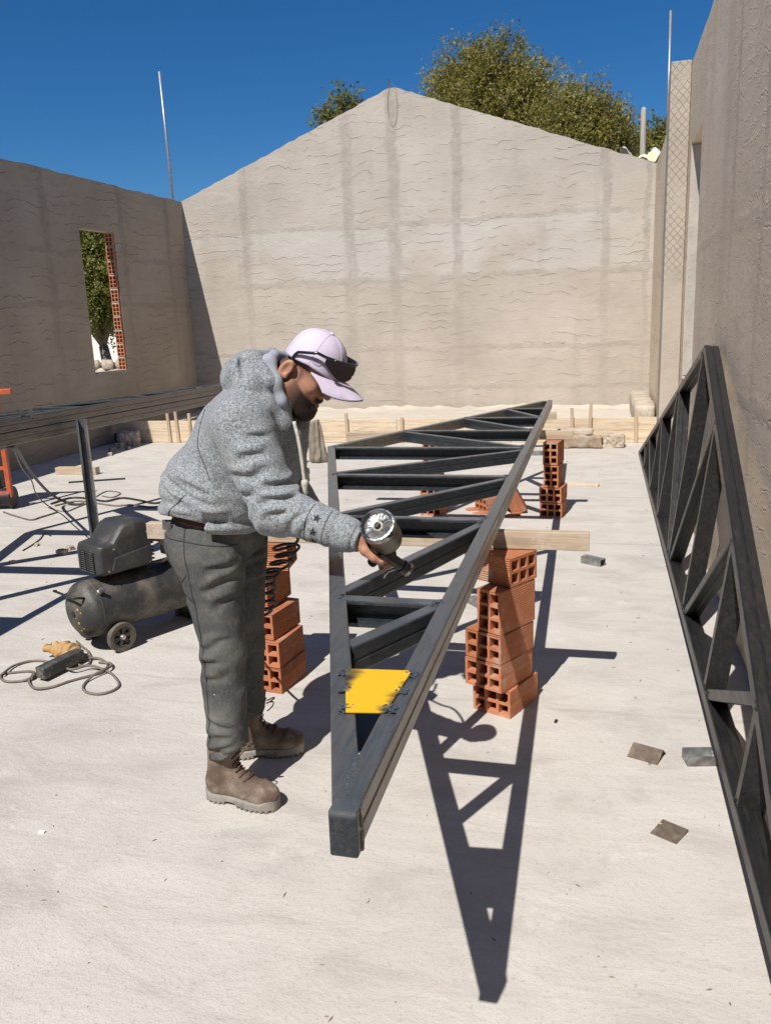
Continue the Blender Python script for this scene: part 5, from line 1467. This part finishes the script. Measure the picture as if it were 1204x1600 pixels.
# jeans
def jeans_sdf(p):
    d = ell(p, (-.048, 0, .955), (.160, .175, .125), rot_y(R(8)))
    for s_, hp, kn, an in ((-1, HPR, KNR, ANR), (1, HPL, KNL, ANL)):
        e = rc(p, hp + [.0, 0, -.02], kn, .115, .075); e = smin(e, rc(p, kn, an + [.004, 0, .03], .074, .069), .03)
        e = smin(e, sph(p, (-.105, .075 * s_, .925), .105), .05)
        e = smin(e, rc(p, kn + [-.03, 0, -.10], kn + [-.02, 0, -.22], .06, .055), .03)
        for q0, q1, rw_, am in ((kn + [-.07, -.05, .03], kn + [.06, -.06, .075], .012, .010), (kn + [-.07, -.05, -.03], kn + [.02, -.07, .0], .011, .010), (kn + [-.06, -.05, -.085], kn + [.055, -.05, -.045], .012, .008),
                                (hp + [.02, -.10, -.05], hp + [.13, -.05, -.02], .012, .010), (hp + [.0, -.11, -.11], hp + [.13, -.05, -.07], .012, .011), (hp + [.03, -.11, -.17], hp + [.13, -.04, -.14], .012, .008), (hp + [-.12, -.08, -.13], hp + [-.02, -.11, -.16], .013, .008),
                                (an + [-.07, -.05, .105], an + [.06, -.05, .135], .010, .012), (an + [-.07, -.05, .16], an + [.05, -.06, .165], .011, .010), (an + [-.06, -.05, .215], an + [.06, -.05, .195], .011, .009), (an + [-.03, -.06, .13], an + [.07, -.04, .10], .009, .010)):
            e = e + crease(p, q0, q1, rw_, am, kn[1] + .02)
        d = smin(d, e, .010)
    d = smax(d, -(p[:, 2] - (.176 + .36 * (p[:, 0] + .04))), .005)
    d = smax(d, p[:, 2] - (1.055 - .12 * p[:, 0]), .006)
    d = d - .0035 * vnoise(p * [14, 14, 22], 53)
    return d - .003 * vnoise(p * 12, 51) - .0015 * vnoise(p * 30, 52)
V, Fq = sdf_mesh(jeans_sdf, (-.31, -.28, .07), (.17, .33, 1.10), .0055, .012)
jeans = link('jeans', np_mesh('jeans', V, Fq, M_denim), man)
jb = BVHTree.FromPolygons([v.co.copy() for v in jeans.data.vertices], [tuple(p.vertices) for p in jeans.data.polygons])
def belt_sdf(p):
    q = p[:, 2] - (1.012 - .12 * p[:, 0])
    return smax(jeans_sdf(p) - .004, np.abs(q) - .019, .004)
V, Fq = sdf_mesh(belt_sdf, (-.26, -.22, .95), (.16, .22, 1.08), .005)
link('belt', np_mesh('belt', V, Fq, simple('brown_belt', (.13, .06, .035), .6, bump=.001, bsc=90, off=False)), man)
M_stitch = simple('dark_stitching', (.035, .033, .03), .9, off=False)
def seam_on(bv, pts, name, r_, m, par):
    out = []
    for a in smooth_path(pts, 12):
        o_ = Vector(a) + Vector((0, -.3, 0)); h_ = bv.ray_cast(o_, Vector((0, 1, 0)))
        if h_[0] is not None and abs(h_[0].y - a[1]) < .14: out.append(h_[0] + Vector((0, -.0008, 0)))
    if len(out) > 3: obj(name, MB().tube(out, r_, 5), m, par)
seam_on(jb, [(-.09, -.18, 1.0), (-.08, -.2, .9), (-.06, -.2, .75), (-.045, -.18, .55), (-.045, -.2, .35), (-.05, -.2, .16)], 'side_seam', .0022, M_stitch, jeans)
seam_on(jb, [(-.19, -.1, .965), (-.16, -.16, .96), (-.08, -.18, .955), (-.01, -.18, .945), (.07, -.15, .93)], 'waist_seam', .0022, M_stitch, jeans)
seam_on(jb, [(-.165, -.12, .94), (-.155, -.15, .87), (-.125, -.18, .81), (-.085, -.19, .84)], 'pocket_seam', .0018, M_stitch, jeans)
seam_on(bvh, [(.005, -.25, 1.43), (-.005, -.25, 1.36), (-.010, -.28, 1.27), (.03, -.28, 1.17)], 'sleeve_seam', .0016, M_stitch, hoodie)
seam_on(bvh, [(-.06, -.25, 1.115), (-.10, -.25, 1.08), (-.14, -.25, 1.04), (-.165, -.25, 1.0)], 'pocket_seam', .0017, M_stitch, hoodie)
def loop_piece(x, z, w_, h_):
    h = jb.ray_cast(Vector((x, -.5, z)), Vector((0, 1, 0)))
    if h[0] is not None: obj('belt_loop', MB().box(h[0] + Vector((0, -.003, 0)), (w_, .006, h_)), M_denim, jeans, bevel=.0015)
loop_piece(-.155, .985, .014, .055); loop_piece(-.18, .993, .04, .035)

# boots
def boot(loc, yaw, label=None):
    B = link('boot', None, man) if False else None
    def up(p):
        d = rc(p, (.058, 0, .062), (.215, .0, .052), .046, .040)
        d = smin(d, ell(p, (.232, 0, .050), (.062, .048, .040)), .025)
        d = smin(d, rc(p, (.062, 0, .08), (.092, 0, .235), .050, .060), .03)
        d = smin(d, rc(p, (.09, 0, .11), (.16, 0, .075), .040, .036), .03)
        d = smax(d, p[:, 2] - (.238 + .25 * (p[:, 0] - .07)), .006)
        d = d - .003 * gauss(p, (.145, 0, .09), .06) * folds(p, (1, 0, .4), 120, 0, 12, 1.2, 61) - .0015 * vnoise(p * 30, 62)
        d = d - .0025 * (np.abs(p[:, 0] - .185 - 1.2 * (p[:, 2] - .05)) < .004) - .002 * np.clip((p[:, 0] - .225) / .02, 0, 1) * (p[:, 2] < .075)
        return smax(d, -(p[:, 2] - .026), .003)
    V, Fq = sdf_mesh(up, (-.01, -.075, .01), (.32, .075, .26), .0042)
    o = link('boot', np_mesh('boot', V, Fq, M_boot), man, loc); o.rotation_euler = (0, 0, yaw)
    def sole(p):
        q = p[:, :2]; a = np.stack([q[:, 0], q[:, 1], np.zeros(len(q))], 1)
        d2 = smin(rc(a, (.050, 0, 0), (.06, 0, 0), .047, .047), rc(a, (.19, .004, 0), (.243, 0, 0), .053, .050), .05)
        d2 = smin(d2, rc(a, (.06, 0, 0), (.2, 0, 0), .040, .045), .03)
        zt = .036 + .018 * np.clip((p[:, 0] - .24) / .05, 0, 1) + .012 * np.clip((.03 - p[:, 0]) / .03, 0, 1)
        d = smax(d2, np.abs(p[:, 2] - zt / 2) - zt / 2, .006)
        arch = np.maximum(np.abs(p[:, 0] - .118) - .020, p[:, 2] - .013)
        d = smax(d, -arch, .005)
        tread = np.maximum(np.abs(((p[:, 0] * 1000) % 19) - 9.5) / 1000 - .0035, p[:, 2] - .009)
        tread = np.maximum(tread, -(d2 + .012))
        toe = p[:, 2] + .002 - .05 * np.clip(p[:, 0] - .25, 0, .1)
        return smax(smax(d, -tread, .002), -toe, .002)
    V, Fq = sdf_mesh(sole, (-.01, -.075, -.006), (.31, .075, .07), .0036)
    link('sole', np_mesh('sole', V, Fq, M_sole), o)
    lc = MB(); bv = BVHTree.FromPolygons([v.co.copy() for v in o.data.vertices], [tuple(p.vertices) for p in o.data.polygons])
    def hit(c, d_):
        h = bv.ray_cast(Vector(c) + Vector(d_) * .15, -Vector(d_)); return (h[0] + Vector(d_) * .004) if h[0] is not None else Vector(c)
    for k in range(6):
        t_ = k / 5; c = (.165 - .045 * t_, 0, .090 + .105 * t_)
        nd = Vector((.75, 0, .62)).normalized()
        L_ = [hit((c[0], y_, c[2]), (nd + Vector((0, y_ * 14, 0))).normalized()) for y_ in (-.026, -.013, 0, .013, .026)]
        R_ = [hit((c[0] - .007, y_, c[2] + .010), (nd + Vector((0, y_ * 14, 0))).normalized()) for y_ in (.026, .013, 0, -.013, -.026)]
        lc.tube(L_, .0032, 6); lc.tube([L_[0], (L_[2] + R_[2]) / 2 + nd * .004, R_[0]], .003, 6)
    top = hit((.10, 0, .175), Vector((.75, 0, .62)).normalized())
    for s_ in (-1, 1):
        lc.tube([top + Vector((.03 * math.sin(a) + .006, s_ * (.012 + .024 * (1 - math.cos(a)) / 2), .012 * math.sin(a * 1.3) - .012 * a / 3)) for a in np.linspace(0, 3.0, 10)], .0026, 6)
    obj('lace', lc, M_lace, o, smooth=True)
    tg = MB().loft([[(.128, -.026, .195), (.142, 0, .197), (.128, .026, .195)], [(.138, -.03, .238), (.156, 0, .243), (.138, .03, .238)], [(.143, -.02, .262), (.160, 0, .270), (.143, .02, .262)]], False, False)
    obj('tongue', tg, M_boot, o, smooth=True)
    return o
ra, rb2 = at_z(332, 1243), at_z(443, 1270)
boot(np.array([-.105, -.148, 0.0]), R(-9))
boot(np.array([-.143, .118, 0.0]), R(18))

# cap
cap = MB(); NU, NV = 40, 14
def cap_pt(u, v, off=0):
    """u round the head, v from the rim to the button"""
    th = u; ph_ = v * math.pi / 2
    rx = .096 + off; ry = .089 + off; rz = .102 + off
    x = .032 + rx * math.cos(th) * math.cos(ph_) ** .82; y = ry * math.sin(th) * math.cos(ph_) ** .82
    z = .040 + rz * math.sin(ph_) ** .95 - .006 * math.cos(th) * (1 - v)
    z -= .022 * max(0, -math.cos(th)) * max(0, 1 - v / .35)
    return h2w((x, y, z))
rings = [[cap_pt(2 * math.pi * i / NU, v) for i in range(NU)] for v in [0, .03, .1] + list(np.linspace(.2, .985, NV))]
inner = [[cap_pt(2 * math.pi * i / NU, v, -.004) for i in range(NU)] for v in (0, .15)]
cap.loft([inner[1], inner[0]] + rings, True, False); cap.f.append(tuple(len(cap.v) - NU + i for i in range(NU)))
cap_o = obj('cap', cap, M_cap, man, smooth=True)
for k in range(6):
    u = 2 * math.pi * (k + .5) / 6
    obj('cap_seam', MB().tube([cap_pt(u, v, .0002) for v in np.linspace(.02, .97, 14)], .0010, 5), simple('cap_thread', (.53, .465, .585), .9, off=False), cap_o)
obj('button', MB().lathe([(.002, .006), (.007, .004), (.009, 0), (.002, -.003)], cap_pt(0, 1, .001), _hu, 14), M_cap, cap_o, smooth=True)
br = []; NB = 22
def brim_pt(a, r_, off):
    # a across the brim, r_ from the crown out
    th = a * 1.38
    x0, y0 = .032 + .095 * math.cos(th), .088 * math.sin(th)
    x1, y1 = .104 + .110 * math.cos(a * 1.50), .089 * math.sin(a * 1.5) 
    x = x0 + (x1 - x0) * r_; y = y0 + (y1 - y0) * r_
    z = .036 - .0235 * (y / .08) ** 2 * (.35 + .65 * r_) - .012 * r_ + .004 * math.sin(r_ * math.pi) + off
    return h2w((x, y, z))
rows = []
for off, order in ((.0022, np.linspace(0, 1, 7)), (-.0022, np.linspace(1, 0, 7))):
    for r_ in order: rows.append([brim_pt(a, r_, off) for a in np.linspace(-1, 1, NB)])
bmx = MB(); bmx.loft(rows + [rows[0]], False, False); bmx.f.append(tuple(NB * i for i in range(14))); bmx.f.append(tuple(NB * i + NB - 1 for i in range(14))[::-1])
obj('brim', bmx, M_cap, cap_o, smooth=True, angle=50)
obj('brim_edge', MB().tube([brim_pt(a, 1.0, -.001) for a in np.linspace(-1, 1, NB)], .0022, 6), M_cap_dark, cap_o)
# small emblem patch above the ear
e0 = cap_pt(-1.42, .12, .002); 
obj('side_patch', MB().add([cap_pt(-1.42 + .19 * math.cos(a), .13 + .05 * math.sin(a), .0015) for a in np.linspace(0, 2 * math.pi, 17)[:-1]], [tuple(range(16))]), simple('patch_thread', (.45, .39, .51), .9, off=False), cap_o)

# sunglasses pushed up on the cap
sg = thing('sunglasses', 'dark wraparound sunglasses pushed up on the front of the lavender cap', 'sunglasses', PO + h2w((.11, 0, .07)))
so_ = -h2w((.11, 0, .07))
def sg_pt(u, z, off): 
    rx, ry = .110 + off, .100 + off
    return h2w((.034 + rx * math.cos(u) * (1 - .45 * max(0, z - .05) ** 1.2 * 4), ry * math.sin(u), z)) + so_
for s_ in (-1, 1):
    rows = []
    for off in (.0, .003):
        ring_ = []
        us = np.linspace(.03, 1.22, 16)
        lo_ = [(u, .046 + .012 * (1 - math.sin(min(1, (u - .03) / .5) * math.pi / 2)) + .030 * max(0, (u - .6) / .62) ** 1.6) for u in us]
        hi_ = [(u, .104 - .011 * ((u - .03) / 1.19) ** 2) for u in us[::-1]]
        ring_ = [sg_pt(s_ * u, z, off + .004) for u, z in lo_ + hi_]
        rows.append(ring_)
    obj('lens', MB().loft(rows), M_shade, sg, smooth=True, angle=40)
    tp = [sg_pt(s_ * u, .094 - .008 * (u - .9), .004) for u in np.linspace(.85, 1.5, 8)] + [sg_pt(s_ * u, .088 - .06 * (u - 1.5), .002 - .004 * (u - 1.5)) for u in np.linspace(1.6, 2.0, 5)] + [sg_pt(s_ * 2.10, .045, -.006), sg_pt(s_ * 2.16, .020, -.010)]
    obj('temple', MB().tube(tp, [.0065] * 4 + [.0048] * (len(tp) - 4), 8), M_frame, sg, smooth=True)
obj('frame', MB().tube([sg_pt(u, .104 - .010 * min(1, abs(u)) ** 2, .0055) for u in np.linspace(-1, 1, 25)], .0048, 8), M_frame, sg, smooth=True)
obj('nose_bridge', MB().tube([sg_pt(u, .070 + .02 * (1 - abs(u) / .1), .005) for u in np.linspace(-.1, .1, 7)], .0045, 6), M_frame, sg, smooth=True)

# spray gun
gun = thing('spray_gun', 'worn metal spray gun with round lidded cup in the right hand', 'spray gun', PO + GB)
M_cup = simple('paint_stained_cup', (.17, .15, .12), .45, .5, .35, 18, .001, 70, dirt=(.27, .24, .19), dsc=14, off=False)
M_lid = simple('bright_lid', (.42, .43, .44), .30, .85, .25, 30, .004, 30, dirt=(.12, .13, .14), dsc=22, dlo=.5, dhi=.56, off=False)
M_gun = simple('worn_gun_metal', (.05, .047, .045), .35, .6, .4, 60, off=False)
L0 = LID - GB; RC_ = .052
cb = L0 + cupa * .108
obj('cup', MB().lathe([(.002, .0), (RC_ * .97, .0), (RC_, .004), (RC_, .018), (RC_ * .985, .023), (RC_ * .98, .078), (RC_ * .86, .097), (RC_ * .4, .116), (.012, .122), (.012, .14)], L0, cupa, 36), M_cup, gun, smooth=True, angle=40)
lidm = MB().lathe([(.002, .007), (.012, .0065), (.016, .004), (RC_ * .8, .004), (RC_ * .88, -.002), (RC_ * .93, -.007), (RC_ * 1.02, -.006), (RC_ * 1.05, .002), (RC_ * 1.04, .016), (.002, .017)], L0 - cupa * .004, cupa, 40)
obj('lid', lidm, M_lid, gun, smooth=True, angle=40)
obj('vent_cap', MB().lathe([(.002, -.012), (.008, -.012), (.010, -.006), (.010, .0), (.002, .0)], L0 + cupa * .001, cupa, 12), M_gun, gun)
gb_ = L0 + cupa * .145
nz = np.array([.62, .45, -.64]); nz /= np.linalg.norm(nz)
gm = MB().lathe([(.002, -.05), (.015, -.05), (.017, -.01), (.017, .03), (.021, .034), (.021, .052), (.012, .060), (.006, .066), (.002, .066)], gb_ * .35 + np.array([.004, -.02, -.004]), nz, 20)
obj('gun_barrel', gm, M_gun, gun, smooth=True, angle=35)
cen = gb_ * .35 + np.array([.004, -.02, -.004])
obj('cup_neck', MB().tube([L0 + cupa * .125, cen], [.013, .011], 10), M_gun, gun, smooth=True)
ge = np.array([-.052, .012, -.030])
obj('grip', MB().tube([cen - nz * .03, cen - nz * .04 + ge * .4, cen - nz * .03 + ge], [.014, .0165, .0155], 12), M_gun, gun, smooth=True)
obj('trigger', MB().tube([cen + nz * .02 + [0, 0, -.012], cen + [-.02, -.004, -.035], cen + [-.035, -.004, -.055]], .005, 8), M_lid, gun, smooth=True)
obj('air_cap', MB().lathe([(.012, 0), (.022, .0), (.022, .010), (.012, .012)], cen + nz * .052, nz, 18, True), M_lid, gun, smooth=True, angle=40)

# black coiled air hose
hc0, hc1 = at_y(446, 846, 2.86), at_y(404, 962, 2.86)
pts = []
NT = 9.5
for k in range(int(NT * 22) + 1):
    t_ = k / (NT * 22); a = t_ * NT * 2 * math.pi
    c_ = hc0 + (hc1 - hc0) * t_ + np.array([.02 * math.sin(t_ * 9), .0, 0])
    rr_ = .048 * (1 - .35 * t_) * (1 + .12 * math.sin(t_ * 23))
    pts.append(c_ + np.array([rr_ * math.cos(a), rr_ * math.sin(a) * .8, rr_ * .55 * math.cos(a + .9) ]))
lead = smooth_path([PO + GB + cen - nz * .03 + ge, at_y(585, 868, 2.47), at_y(566, 834, 2.50), at_y(548, 815, 2.52), at_y(535, 822, 2.56), at_y(520, 832, 2.64), at_y(480, 838, 2.78), pts[0]], 8)
tail = smooth_path([pts[-1], at_y(400, 985, 2.88), at_y(396, 1010, 3.0), at_z(385, 1005, .006), at_z(362, 965, .006), at_z(335, 930, .006), at_z(312, 895, .006)], 8)
tag(obj('coiled_hose', MB().tube(lead[:-1] + pts + tail[1:], .0058, 7), M_black, None, smooth=True), 'black spiral air hose hanging from the spray gun behind the thigh of the man', 'hose')
